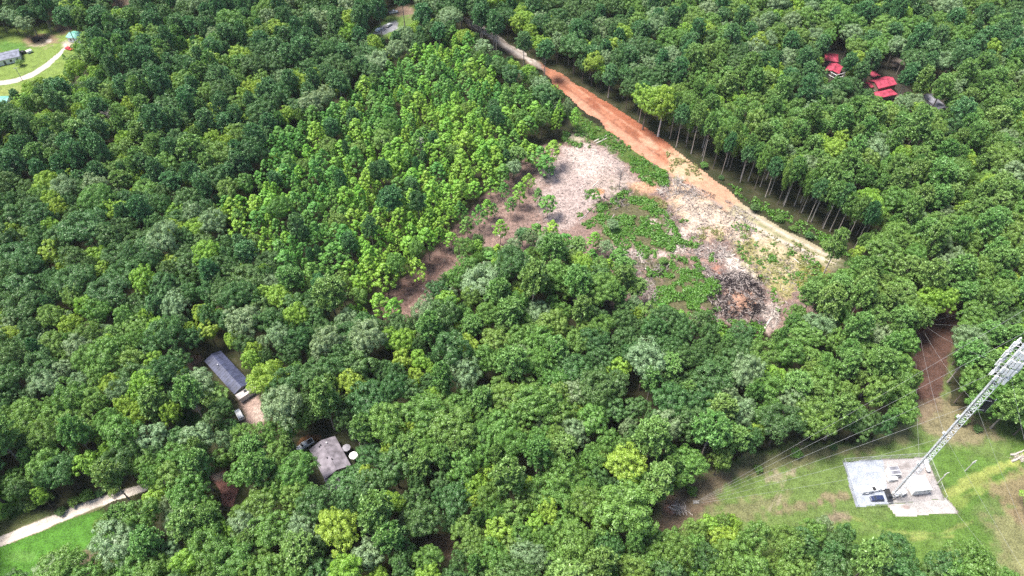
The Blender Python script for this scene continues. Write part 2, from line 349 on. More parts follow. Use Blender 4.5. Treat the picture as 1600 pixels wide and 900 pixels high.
# field round the tower, with the red-brown track that leads to the rear anchor
FIELD = [(1000, 845), (1030, 775), (1070, 750), (1160, 715), (1240, 690), (1330, 690), (1400, 665), (1425, 640), (1428, 560), (1425, 500), (1440, 480), (1490, 480), (1500, 530), (1480, 600), (1480, 640), (1520, 640), (1640, 660), (1740, 720),
         (1760, 1100), (1640, 1060), (1500, 960), (1350, 930), (1150, 920), (1040, 900)]
BROWN = (.19, .125, .085)
sheet('tower_field', FIELD, .55, .008, [
    (FIELD, (.135, .20, .055), 14, 8),
    ([(1000, 850), (1030, 775), (1110, 735), (1160, 740), (1100, 800), (1060, 840)], (.19, .14, .095), 20, 10),
    ([(1060, 765), (1160, 720), (1250, 692), (1330, 695), (1420, 660), (1420, 690), (1320, 712), (1180, 745), (1090, 785)], (.20, .165, .10), 14, 12, .65),
    ([(1425, 480), (1500, 480), (1495, 530), (1475, 600), (1468, 640), (1440, 660), (1425, 600)], (.105, .058, .045), 10, 5),
    ([(1425, 630), (1475, 620), (1530, 650), (1560, 690), (1500, 700), (1440, 680)], (.24, .19, .12), 18, 12, .8),
    ([(1440, 700), (1500, 700), (1560, 720), (1600, 690), (1640, 700), (1560, 770), (1520, 800), (1560, 840), (1540, 870), (1460, 850), (1380, 840), (1330, 815), (1400, 800), (1500, 800), (1478, 760)], (.105, .19, .036), 20, 12),
    (strip([(1480, 775), (1530, 745), (1600, 715), (1660, 700)], 13, 16), (.33, .36, .10), 9, 6, .8),
    (strip([(1480, 792), (1535, 765), (1610, 735)], 8, 10), (.26, .32, .08), 7, 5, .7),
    ([(1300, 815), (1400, 830), (1480, 850), (1460, 900), (1340, 890)], (.115, .20, .04), 20, 12),
    (strip([(1330, 808), (1400, 832), (1470, 834), (1520, 815)], 5), (.26, .30, .09), 5, 4, .7),
    (strip([(1345, 826), (1420, 842), (1490, 838)], 3), (.27, .30, .09), 4, 3, .7),
    ([(1530, 800), (1600, 780), (1700, 800), (1700, 940), (1580, 900)], (.26, .235, .12), 22, 16, .7),
    ([(1548, 765), (1580, 740), (1640, 720), (1700, 740), (1700, 830), (1600, 830), (1570, 800)], (.27, .20, .12), 20, 14, .8),
    (circ(1495, 785, 16, 9), (.20, .27, .06), 8, 5), (circ(1050, 795, 13, 8), (.46, .25, .18), 7, 6),
    (circ(1180, 790, 60, 14, rot=-.25), (.24, .20, .12), 12, 14, .55), (circ(1215, 745, 26, 7, rot=-.3), (.32, .27, .19), 8, 9, .7), (circ(1300, 775, 22, 9), (.26, .20, .13), 10, 10, .8),
    (circ(1250, 790, 30, 6, rot=-.2), (.24, .18, .12), 8, 8, .7), (circ(1310, 808, 20, 7), (.27, .20, .15), 8, 7, .8),
    (strip([(1214, 790), (1224, 760), (1232, 735)], 3), (.34, .30, .2), 3, 3, .7), (strip([(1200, 800), (1218, 765), (1226, 740)], 3), (.34, .30, .2), 3, 3, .6)],
    M['grass_map'], LIT, 6)
# lawn with the white mobile home (far left)
LAWN_FAR = [(-90, 20), (30, 45), (60, 40), (95, 35), (128, 45), (135, 62), (118, 100), (110, 130), (60, 160), (10, 175), (-90, 200)]
LG = (.19, .27, .06)
sheet('far_lawn', LAWN_FAR, 1.0, .008, [
    (LAWN_FAR, LG, 8, 4), (circ(20, 72, 40, 9), (.10, .21, .04), 10, 5), (circ(62, 62, 30, 10), (.27, .19, .12), 10, 5), (circ(64, 71, 16, 3), (.44, .37, .25), 4, 4), (circ(76, 64, 5, 2.5), (.66, .56, .47), 2, 1),
    (circ(100, 45, 18, 8), (.16, .11, .08), 8, 4), (circ(20, 145, 50, 9), (.25, .30, .085), 10, 6), (circ(105, 70, 9, 6), (.48, .42, .35), 5, 3)], M['grass_map'], LIT, 4)
sheet('curved_drive', strip([(-60, 136), (-5, 131), (25, 126), (50, 117), (72, 103), (88, 89), (98, 77), (106, 70)], 7, 8), .5, .02, [(strip([(-60, 136), (-5, 131), (25, 126), (50, 117), (72, 103), (88, 89), (98, 77), (106, 70)], 6.4, 9), (.66, .59, .53), 1.5, .6)], M['road_map'], LG, .6)
# gap with parked vehicles at the top of the picture, and the far dirt lane left of it
sheet('top_yard', [(560, 70), (600, 30), (640, -5), (668, -5), (664, 20), (640, 50), (600, 68)], 1.0, .008, [
    ([(565, 62), (600, 30), (660, 0), (655, 30), (620, 58)], (.14, .22, .055), 6, 3), ([(583, 52), (600, 38), (620, 32), (622, 44), (600, 54)], (.33, .33, .36), 3, 1.5), (circ(628, 16, 22, 8), (.24, .17, .13), 7, 4)], M['grass_map'], LIT, 3)
sheet('top_lane', [(150, -30), (170, -30), (176, 20), (215, 22), (215, -30), (260, -60), (150, -60)], 1.2, .008, [([(168, -40), (215, -40), (212, 14), (170, 18)], (.33, .25, .19), 8, 5)], M['soil_map'], LIT, 3)
# lawn and pale lane (near left)
LAWN_NEAR = [(-90, 780), (0, 745), (20, 770), (60, 800), (130, 800), (170, 800), (200, 870), (190, 960), (60, 1000), (-90, 1000)]
sheet('near_lawn', LAWN_NEAR, .5, .008, [
    (LAWN_NEAR, (.07, .175, .025), 10, 5), ([(-60, 855), (60, 835), (140, 812), (150, 850), (120, 880), (60, 930), (-60, 930)], (.085, .22, .03), 10, 5), (circ(30, 870, 26, 8), (.12, .26, .05), 10, 8),
    (circ(145, 880, 30, 22), (.15, .12, .08), 12, 6), (circ(15, 825, 30, 8), (.12, .18, .05), 8, 4), (strip([(-20, 838), (80, 800), (200, 755)], 30), (.13, .12, .06), 8, 5, .7)], M['grass_map'], LIT, 5)
LANE = [(-60, 862), (0, 846), (60, 822), (120, 797), (165, 781), (205, 768), (240, 757), (290, 735)]
sheet('pale_lane', strip(LANE, 20, 13), .4, .02, [(strip(LANE, 17, 11), (.62, .54, .47), 2.5, 1.2), (strip([(p[0], p[1] - 1) for p in LANE], 3), (.52, .45, .38), 2.5, 1.2, .8)], M['road_map'], (.13, .13, .06), .8)
# yards of the two near houses
YARD1 = [(270, 700), (262, 640), (290, 560), (330, 560), (420, 600), (425, 690), (380, 720), (330, 710)]
sheet('house_yard', YARD1, .6, .008, [(YARD1, (.065, .07, .032), 12, 6), (circ(296, 655, 24, 22), (.032, .085, .018), 12, 8), (circ(298, 560, 14, 22), (.16, .11, .09), 10, 7), (circ(306, 640, 6, 4), (.44, .32, .24), 4, 2),
      ([(372, 625), (402, 615), (412, 655), (408, 690), (372, 690), (368, 670), (385, 650)], (.46, .33, .28), 8, 4), (circ(404, 650, 8, 14), (.52, .40, .34), 6, 4)], M['soil_map'], LIT, 4)
YARD2 = [(440, 730), (450, 690), (480, 670), (530, 655), (600, 665), (620, 700), (590, 740), (540, 780), (490, 790)]
sheet('garden_yard', YARD2, .6, .008, [(YARD2, (.05, .055, .028), 12, 6), (circ(470, 708, 18, 14), (.045, .08, .022), 9, 5), (circ(483, 688, 20, 6, rot=-.4), (.26, .13, .06), 6, 4), (circ(578, 700, 16, 10), (.06, .065, .035), 8, 4)], M['soil_map'], LIT, 4)
RSP = [(328, 744), (352, 734), (366, 750), (374, 764), (364, 792), (348, 790), (342, 768)]
sheet('red_soil_patch', RSP, .5, .008, [(RSP, (.40, .19, .155), 3, 2), (circ(342, 744, 12, 7), (.46, .36, .31), 6, 4), (circ(358, 775, 6, 9), (.32, .13, .10), 6, 4, .7)], M['soil_map'], LIT, 2)
sheet('brown_gap', circ(692, 856, 34, 20), .6, .008, [(circ(692, 856, 30, 16), (.13, .095, .065), 10, 6)], M['soil_map'], LIT, 2)
sheet('brown_hollow', circ(1340, 505, 40, 26), .7, .008, [(circ(1340, 505, 34, 22), (.15, .065, .05), 10, 6)], M['soil_map'], LIT, 2)
# yards of the red-roofed houses
YARD3 = [(1280, 120), (1290, 70), (1345, 60), (1400, 70), (1480, 120), (1500, 160), (1480, 195), (1400, 180), (1330, 150)]
sheet('far_house_yard', YARD3, 1.0, .008, [(YARD3, (.06, .055, .04), 10, 6), (circ(1378, 80, 12, 6), (.40, .32, .28), 6, 4), (circ(1462, 138, 10, 18), (.33, .25, .21), 7, 4), (circ(1405, 100, 14, 8), (.25, .2, .18), 6, 5),
      ([(1400, 150), (1440, 150), (1460, 185), (1410, 180)], (.48, .29, .22), 7, 5)], M['soil_map'], LIT, 4)
# tower compound: blue-grey pad, pale gravel, apron
PADC = [(1316, 722), (1447, 713), (1475, 781), (1338, 794)]
sheet('compound_gravel', PADC, .4, .03, [(PADC, (.47, .435, .43), 2, 1), ([(1395, 772), (1465, 772), (1475, 785), (1395, 792)], (.56, .52, .50), 8, 5), (circ(1412, 730, 14, 5), (.33, .29, .28), 5, 5, .7), (circ(1440, 775, 12, 4), (.34, .30, .29), 4, 4, .6), (circ(1450, 740, 8, 20), (.50, .44, .42), 6, 4),
      ([(1316, 722), (1379, 717.5), (1384, 745), (1386, 765), (1394, 785), (1395, 791), (1338, 794)], (.50, .54, .62), 2.5, .8), (circ(1350, 750, 26, 20), (.46, .50, .58), 9, 6, .7)], M['road_map'], (.2, .18, .1), .5)
APR = [(1384, 788), (1390, 798), (1398, 808), (1422, 809), (1470, 804), (1497, 801), (1488, 789), (1477, 778)]
sheet('gravel_apron', APR, .4, .02, [(APR, (.72, .67, .63), 2, 1.5), (circ(1412, 793, 9, 3), (.46, .36, .33), 4, 3)], M['road_map'], (.3, .28, .2), .8)

# ------------------------------------------------------------------ trees: a few real crowns and trunks, copied as individuals
def unit(v): return v / (np.linalg.norm(v, axis=-1, keepdims=True) + 1e-9)
def cards(P, D, L, W, g, roll=True):
    """rhombic leaf faces at P facing D, length L, width W"""
    n = len(P); r = unit(g.normal(size=(n, 3))); t = unit(np.cross(D, r)); b = np.cross(D, t)
    L = np.broadcast_to(L, (n,))[:, None] / 2; W = np.broadcast_to(W, (n,))[:, None] / 2
    bend = D * L * .25
    return np.stack([P - t * L - bend, P - b * W + t * L * .1, P + t * L - bend, P + b * W + t * L * .1], 1)
def clump_leaves(C, rc, out, per, g, size, flat=.75, upb=.35):
    n = len(C); d = unit(g.normal(size=(n, per, 3)) + out[:, None, :] * .8 + np.array([0, 0, upb]))
    rad = rc[:, None, None] * g.uniform(.72, 1.06, size=(n, per, 1)) * np.array([1, 1, flat])
    P = (C[:, None, :] + d * rad).reshape(-1, 3)
    D = unit(d * 1.0 + np.array([0, 0, .12]) + g.normal(size=d.shape) * .26).reshape(-1, 3)
    s = g.uniform(*size, size=len(P))
    return cards(P, D, s, s * g.uniform(.55, .8, size=len(P)), g), np.repeat(g.uniform(0, 1, size=n), per)
def crown_mesh(name, blocks, g):
    V = np.concatenate([b[0] for b in blocks]); cl = np.concatenate([b[1] for b in blocks])
    return V, cl, g.uniform(0, 1, size=len(V))
def broadleaf_crown(seed, Rr=5.5, zc=12.5, hz=6.3, lobes=12, spread=.62, per=66):
    g = np.random.default_rng(seed); C = []; O = []; RC = []
    ga = 2.39996
    for i in range(lobes):
        t = (i + .5) / lobes; cz = 1 - 1.25 * t; rr = math.sqrt(max(0, 1 - cz * cz)); a = i * ga + g.uniform(-.35, .35)
        k = spread * g.uniform(.78, 1.2)
        lc = np.array([rr * math.cos(a) * Rr * k, rr * math.sin(a) * Rr * k, zc + cz * hz * k]); lr = Rr * g.uniform(.34, .50)
        m = int(8 + 5 * g.uniform()); d = unit(g.normal(size=(m, 3)) + np.array([rr * math.cos(a), rr * math.sin(a), .75]) * .8)
        for q in d:
            C.append(lc + q * lr * np.array([1, 1, .85]) * g.uniform(.8, 1.08)); O.append(q); RC.append(Rr * g.uniform(.13, .23))
    C = np.array(C); O = np.array(O); RC = np.array(RC)
    bl = [clump_leaves(C, RC, O, per, g, (.26, .50))]
    d = unit(g.normal(size=(420, 3))); P = d * np.array([Rr * .72, Rr * .72, hz * .7]) * g.uniform(.5, 1, size=(420, 1)) + np.array([0, 0, zc - .8])
    bl.append((cards(P, unit(d + [0, 0, .6]), .85, .6, g), g.uniform(0, .5, size=420)))
    return crown_mesh('c', bl, g)
def pine_crown(seed, Rr=4.2, H=21.0, base=.52, nb=66):
    g = np.random.default_rng(seed); C = []; O = []; RC = []
    for i in range(nb):
        t = (i + .5) / nb; z = H * (base + (1 - base) * t)
        prof = math.sqrt(max(.03, 1 - ((t - .22) / .82) ** 2)) * (.75 + .25 * min(1, t / .2)); a = i * 2.39996 + g.uniform(-.4, .4)
        ln = Rr * prof * g.uniform(.72, 1.08)
        for k in range(3 if ln > 1.6 else 2):
            f = 1 - .26 * k; sw = g.uniform(-.28, .28)
            C.append((math.cos(a + sw) * ln * f, math.sin(a + sw) * ln * f, z + .35 * ln * (f - .6) + g.uniform(-.2, .3))); O.append((math.cos(a) * .6, math.sin(a) * .6, .6)); RC.append(g.uniform(.5, .85))
    C = np.array(C); O = unit(np.array(O)); RC = np.array(RC); n = len(C); per = 30
    d = unit(g.normal(size=(n, per, 3)) + O[:, None, :] * .8 + np.array([0, 0, .35]))
    P = (C[:, None, :] + d * RC[:, None, None] * g.uniform(.6, 1.0, size=(n, per, 1))).reshape(-1, 3); dd = unit(d + g.normal(size=d.shape) * .5).reshape(-1, 3)
    side = unit(np.cross(dd, unit(g.normal(size=dd.shape)))); L = g.uniform(.3, .5, size=(len(P), 1)); W = g.uniform(.13, .22, size=(len(P), 1))
    V = np.stack([P - dd * L, P - side * W, P + dd * L, P + side * W], 1)
    return crown_mesh('p', [(V, np.repeat(g.uniform(0, 1, size=n), per))], g)
def young_crown(seed, Rr=2.8, H=13.0, base=.3, top=.75):
    g = np.random.default_rng(seed); C = []; O = []; RC = []; nb = 52
    for i in range(nb):
        t = (i + .5) / nb; z = H * (base + (1 - base) * t * .95); a = i * 2.39996 + g.uniform(-.6, .6)
        prof = max(.04, 1 - t ** 2.1) ** top * min(1, .6 + t * 2.2)
        ln = Rr * prof * g.uniform(.55, 1.15)
        C.append((math.cos(a) * ln, math.sin(a) * ln, z + .3 * ln * g.uniform(.4, 1.4))); O.append((math.cos(a) * .7, math.sin(a) * .7, .55)); RC.append(g.uniform(.48, .92) * (1.05 - .3 * t))
    bl = [clump_leaves(np.array(C), np.array(RC), unit(np.array(O)), 46, g, (.28, .5), .85, .5)]
    return crown_mesh('y', bl, g)
def trunk_mesh(seed, H, r, top, limbs, spread, lean=.4):
    g = random.Random(seed); b = MB(); pts = []; n = 6
    for i in range(n + 1):
        t = i / n; pts.append((g.uniform(-.5, .5) * lean * t * 1.2, g.uniform(-.5, .5) * lean * t * 1.2, H * top * t - (.25 if i == 0 else 0)))
    b.tube(pts, [r * (1.35 if i == 0 else 1 - .72 * i / n) for i in range(n + 1)], 7)
    for k in range(limbs):
        t = g.uniform(.45, .92); z = H * top * t; a = k * 2.4 + g.uniform(-.4, .4); L = spread * g.uniform(.6, 1)
        p0 = Vector((0, 0, z)); p1 = p0 + Vector((math.cos(a) * L * .55, math.sin(a) * L * .55, L * .35)); p2 = p0 + Vector((math.cos(a) * L, math.sin(a) * L, L * .75))
        b.tube([p0, p1, p2], [r * .42 * (1.2 - t), r * .3 * (1.2 - t), r * .1], 5)
    return b.mesh('trunk')
def bare_crown_mesh(seed, H, Rr, n1=16):
    g = random.Random(seed); b = MB()
    for k in range(n1):
        t = .45 + .52 * k / n1; z = H * t; a = k * 2.4 + g.uniform(-.3, .3); L = Rr * g.uniform(.7, 1.1) * (1.15 - .55 * t)
        p = [Vector((0, 0, z))]
        for q in (.35, .7, 1.0): p.append(Vector((math.cos(a) * L * q + g.uniform(-.3, .3), math.sin(a) * L * q + g.uniform(-.3, .3), z + L * (.8 * q) + g.uniform(-.2, .2))))
        b.tube(p, [.11, .08, .05, .025], 4)
        for w in range(7):
            s = p[1 + w % 3]; e = s + Vector((g.uniform(-1, 1), g.uniform(-1, 1), g.uniform(.1, 1))) * (.5 * Rr * .6); mid = (s + e) / 2 + Vector((g.uniform(-.2, .2), g.uniform(-.2, .2), 0))
            b.tube([s, mid, e], [.04, .03, .015], 3)
            for u in range(3): b.tube([mid, mid + Vector((g.uniform(-1, 1), g.uniform(-1, 1), g.uniform(-.1, .8))) * .9], [.025, .012], 3)
    return b.mesh('bare_crown')
VAR = {}       # variant key -> (kind, crown mesh, trunk mesh, R, H, crown centre z)
def reg(key, kind, crown, matn, trunk, tm, Rr, H, zc):
    V, cl, lf = crown; me = quads_mesh('crown_' + key, V, {'clump': cl, 'leaf': lf}); me.materials.append(M[matn])
    t = trunk.copy()
    if len(t.materials) == 0: t.materials.append(M[tm])
    VAR[key] = dict(kind=kind, crown=me, trunk=t, R=Rr, H=H, zc=zc, mat=matn)
BK = ['bl_mid', 'bl_dark', 'bl_lime', 'bl_pale']
for k in range(6):
    par = [dict(lobes=12), dict(lobes=15, Rr=5.6, hz=5.4, zc=13, spread=.66), dict(lobes=10, Rr=5.2, hz=7.2, zc=12, spread=.6), dict(lobes=17, Rr=5.6, hz=6.0, spread=.70, zc=12.8, per=58), dict(lobes=8, Rr=5.3, hz=6.6, spread=.58, per=84), dict(lobes=20, Rr=5.8, hz=5.0, zc=13.4, spread=.74, per=52)][k]
    cr = broadleaf_crown(100 + k, **par); tr = trunk_mesh(20 + k, 19, .30, .78, 7, 4.2)
    for mname in BK: reg('%s_%d' % (mname, k), 'broadleaf', cr, mname, tr, 'bark', 5.5, 19, 12.5)
for k in range(4):
    cr = pine_crown(200 + k, base=[.50, .56, .62, .46][k], Rr=[4.2, 4.4, 4.3, 4.0][k]); tr = trunk_mesh(40 + k, 21, .30, .97, 5, 2.2, .5)
    for mname in ('pine_dark', 'pine_light'): reg('%s_%d' % (mname, k), 'pine', cr, mname, tr, 'bark_pale', 4.2, 21, 16)
for k in range(3):
    cr = young_crown(300 + k, base=[.28, .38, .30][k], Rr=[2.6, 2.7, 3.0][k], top=[.9, .75, 1.15][k]); tr = trunk_mesh(60 + k, 13, .11, .95, 4, 1.2, .3)
    for mname in ('yg_lime', 'yg_green'): reg('%s_%d' % (mname, k), 'young', cr, mname, tr, 'bark', 2.8, 13, 8)

# stretches of ground, roof and road the photograph shows between the crowns
CLEAR = [
    [(-40, 60), (15, 56), (45, 66), (68, 62), (85, 46), (118, 44), (126, 62), (112, 66), (108, 100), (100, 116), (70, 122), (45, 132), (12, 148), (16, 158), (-40, 165)],
    [(174, -5), (208, -5), (205, 12), (176, 14)],
    [(575, 57), (598, 34), (606, 8), (650, 4), (647, 28), (618, 52), (592, 58)],
    [(722, 34), (765, 66), (800, 94), (838, 110), (868, 132), (898, 164), (918, 198), (866, 215), (818, 228), (808, 262), (785, 288), (750, 306), (722, 345), (700, 372), (690, 398), (662, 422), (640, 440), (618, 462), (590, 470), (572, 492), (600, 496), (640, 478), (668, 440), (690, 415), (705, 400), (722, 375), (745, 366), (800, 385), (838, 352), (870, 352), (905, 372), (925, 358), (942, 385), (975, 398), (990, 430), (1005, 470), (1065, 490), (1105, 485), (1125, 500), (1160, 508), (1200, 520), (1222, 505), (1228, 470), (1245, 440), (1275, 425), (1300, 412), (1335, 418), (1322, 405), (1262, 372), (1200, 338), (1160, 318), (1120, 285), (1075, 242), (1045, 218), (1012, 200), (985, 182), (940, 150), (880, 114), (830, 88), (780, 56), (728, 28)],
    [(1022, 822), (1036, 785), (1070, 764), (1120, 742), (1165, 732), (1230, 702), (1290, 692), (1345, 697), (1400, 684), (1432, 652), (1440, 590), (1430, 545), (1446, 506), (1494, 508), (1494, 540), (1480, 582), (1476, 636), (1500, 656), (1535, 668), (1570, 684), (1640, 690), (1700, 720), (1700, 960), (1610, 900), (1568, 890), (1545, 866), (1510, 850), (1470, 858), (1440, 868), (1415, 850), (1372, 838), (1340, 818), (1290, 804), (1235, 808), (1185, 822), (1165, 806), (1120, 800), (1060, 812)],
    [(474, 694), (490, 680), (524, 680), (548, 684), (566, 690), (562, 712), (545, 722), (533, 728), (516, 764), (508, 762), (500, 735), (484, 712)],
    [(317, 562), (334, 552), (360, 572), (386, 596), (398, 606), (400, 628), (408, 652), (402, 668), (378, 662), (366, 648), (370, 628), (366, 616), (356, 598), (330, 578)],
    [(288, 640), (312, 632), (320, 650), (300, 668), (284, 664)],
    [(-30, 828), (60, 800), (130, 780), (190, 764), (226, 754), (230, 774), (170, 792), (135, 812), (148, 850), (130, 862), (70, 855), (30, 880), (10, 900), (-30, 910)],
    [(332, 742), (354, 736), (372, 760), (362, 788), (344, 786)],
    [(672, 852), (700, 845), (712, 858), (690, 866)],
    [(1284, 84), (1296, 77), (1312, 88), (1318, 122), (1302, 126), (1285, 110)],
    [(1350, 124), (1364, 109), (1396, 111), (1408, 130), (1408, 156), (1370, 154), (1354, 138)],
    [(1436, 143), (1450, 136), (1478, 160), (1472, 178), (1440, 160)],
]
HOUSE_KEEP = [circ(506, 722, 46, 36), circ(350, 592, 50, 36), circ(1302, 104, 15, 16), circ(1382, 134, 24, 18), circ(1458, 158, 18, 15), circ(0, 158, 20, 10), circ(116, 62, 12, 10), [(1040, 222), (1120, 292), (1200, 344), (1335, 412), (1352, 398), (1280, 352), (1200, 302), (1120, 250), (1062, 212)]]
CX = np.concatenate([[0], np.cos(np.linspace(0, 2 * np.pi, 9)[:-1]), .55 * np.cos(np.linspace(0, 2 * np.pi, 6)[:-1])])
CY = np.concatenate([[0], np.sin(np.linspace(0, 2 * np.pi, 9)[:-1]), .55 * np.sin(np.linspace(0, 2 * np.pi, 6)[:-1])])
def crown_hits(X, Y, Z, rx, rz):
    px, py, dep = proj(X, Y, Z); k = FPX / dep
    vx = px[:, None] + CX[None, :] * (rx * k * .92)[:, None]; vy = py[:, None] + CY[None, :] * (np.maximum(rx, rz) * k * .90)[:, None]
    hit = np.zeros(vx.shape, bool)
    for pl in CLEAR: hit |= inpoly(vx, vy, pl)
    return hit.any(1)
# what grows where (outlines of the crown tops in the photograph): kind weights, radius range
PLANT = [(395, 250), (470, 170), (560, 118), (650, 70), (720, 45), (830, 112), (880, 160), (905, 212), (820, 232), (790, 292), (705, 385), (640, 445), (570, 490), (520, 470), (440, 430), (370, 370), (370, 300)]
LIMEBAND = [(420, 260), (520, 170), (600, 110), (690, 120), (740, 170), (760, 250), (740, 320), (690, 380), (620, 400), (560, 350), (470, 330), (400, 310)]
RIGHTWOOD = [(1040, 200), (1100, 60), (1300, 190), (1600, 60), (1700, 60), (1700, 640), (1400, 640), (1230, 480), (1340, 430), (1160, 300)]
FARLEFT = [(-100, 130), (150, 30), (300, 40), (420, 120), (380, 260), (250, 300), (-100, 260)]
def pick(px, py, lo, l2, inP, inL, inR, inF, u, g):
    if inP:
        lim = .66 if inL else .24
        if u < .05: return 'pine_dark', g.uniform(2.6, 3.6)
        if u > .93: return 'bl_mid', g.uniform(2.8, 4.2)
        return ('yg_lime' if (l2 - .5) * 2.2 + u < lim + .05 else 'yg_green'), g.uniform(2.3, 4.3)
    if inR:
        if u < .42: return ('pine_light' if lo > .36 else 'pine_dark'), g.uniform(3.2, 4.8)
        if u < .50: return 'bl_pale', g.uniform(3.6, 5.2)
        if u < .57: return 'bl_lime', g.uniform(3.2, 4.8)
        return ('bl_mid' if lo + u * .3 > .62 else 'bl_dark'), g.uniform(3.4, 5.6)
    if inF:
        if u < .50: return ('pine_dark' if u < .34 else 'pine_light'), g.uniform(3.4, 4.8)
        if u < .66: return 'bl_lime', g.uniform(2.8, 4.0)
        return ('bl_dark' if u < .76 else 'bl_mid'), g.uniform(3.6, 5.4)
    if py < 160:
        if u < .26: return 'pine_dark', g.uniform(3.4, 4.8)
        if u < .37: return 'bl_pale', g.uniform(3.6, 5.6)
        if u < .47 + (l2 - .5): return 'bl_lime', g.uniform(3.2, 5.2)
        return ('bl_dark' if lo > .45 else 'bl_mid'), g.uniform(3.8, 6.0)
    if px < 430 and py < 620:
        if u < .12: return 'bl_pale', g.uniform(3.6, 5.6)
        if u < .24 + (l2 - .5) * .6: return 'bl_lime', g.uniform(3.0, 4.8)
        if u < .32: return 'pine_dark', g.uniform(3.2, 4.6)
        return ('bl_dark' if lo + u * .25 > .60 else 'bl_mid'), g.uniform(3.4, 5.8)
    if u < .16: return 'pine_light', g.uniform(3.6, 5.2)
    if u < .26: return 'bl_pale', g.uniform(3.8, 5.8)
    if u < .34 + (l2 - .5) * .3: return 'bl_lime', g.uniform(2.8, 4.6)
    return ('bl_dark' if lo + u * .25 > .72 else 'bl_mid'), g.uniform(3.2, 5.8)
NV = {'bl_mid': 6, 'bl_dark': 6, 'bl_lime': 6, 'bl_pale': 6, 'pine_dark': 4, 'pine_light': 4, 'yg_lime': 3, 'yg_green': 3}
trees = []      # dicts: x, y, r, h, key, rot
grid = {}
def free(x, y, r, k):
    gx, gy = int(x // 7), int(y // 7)
    for i in range(gx - 2, gx + 3):
        for j in range(gy - 2, gy + 3):
            for t in grid.get((i, j), ()):
                m = k * (r + t['r'])
                if (x - t['x']) ** 2 + (y - t['y']) ** 2 < m * m: return False
    return True
def put(x, y, mname, r, var=None, h=None, special=None, rot=None):
    b = VAR[mname + '_0']; v = rng.integers(NV[mname]) if var is None else var
    t = dict(x=x, y=y, r=r, sp=mname, key='%s_%d' % (mname, v), h=h or b['H'] * (.45 + .55 * r / b['R']) * rng.uniform(.9, 1.12), rot=rng.uniform(0, 6.28) if rot is None else rot, special=special, ex=rng.uniform(.86, 1.16))
    trees.append(t); grid.setdefault((int(x // 7), int(y // 7)), []).append(t); return t
def scatter(n, k, shrink, seed):
    g = np.random.default_rng(seed)
    Y = g.uniform(30, 640, n); half = 800 / FPX * (Y * cp + CAM_H * sp) * 1.10 + 22; X = g.uniform(-1, 1, n) * half
    px0, py0, _ = proj(X, Y, 0.0); px1, py1, _ = proj(X, Y, 14.0)
    U = g.uniform(size=n); bad = np.zeros(n, bool)
    for pl in CLEAR + HOUSE_KEEP: bad |= inpoly(px0, py0, pl)
    LO = fbm(X * .022, Y * .022, 21); L2 = fbm(X * .05, Y * .05, 33); JX = (fbm(X * .06, Y * .06, 41) - .5) * 90; JY = (fbm(X * .06, Y * .06, 47) - .5) * 60; IN = np.array([inpoly(px1 + JX, py1 + JY, pl) for pl in (PLANT, LIMEBAND, RIGHTWOOD, FARLEFT)])
    ids = np.nonzero(~bad)[0]; sp_ = []; rr = []
    for i in ids:
        a, r = pick(px1[i], py1[i], LO[i], L2[i], *IN[:, i], U[i], g); sp_.append(a); rr.append(r * shrink)
    rr = np.array(rr); H = np.array([VAR[a + '_0']['H'] for a in sp_]); zc = np.array([VAR[a + '_0']['zc'] for a in sp_]); RB = np.array([VAR[a + '_0']['R'] for a in sp_])
    hh = H * (.45 + .55 * rr / RB) * g.uniform(.82, 1.2, len(rr)); zz = zc / H * hh
    hz = np.where(np.array([a[0] for a in sp_]) == 'y', .36 * hh, np.where(np.array([a[0] for a in sp_]) == 'p', .24 * hh, .32 * hh))
    hit = crown_hits(X[ids], Y[ids], zz, rr, hz * .8)
    for q, i in enumerate(ids):
        if not hit[q] and free(X[i], Y[i], rr[q], k): put(X[i], Y[i], sp_[q], rr[q], h=hh[q])
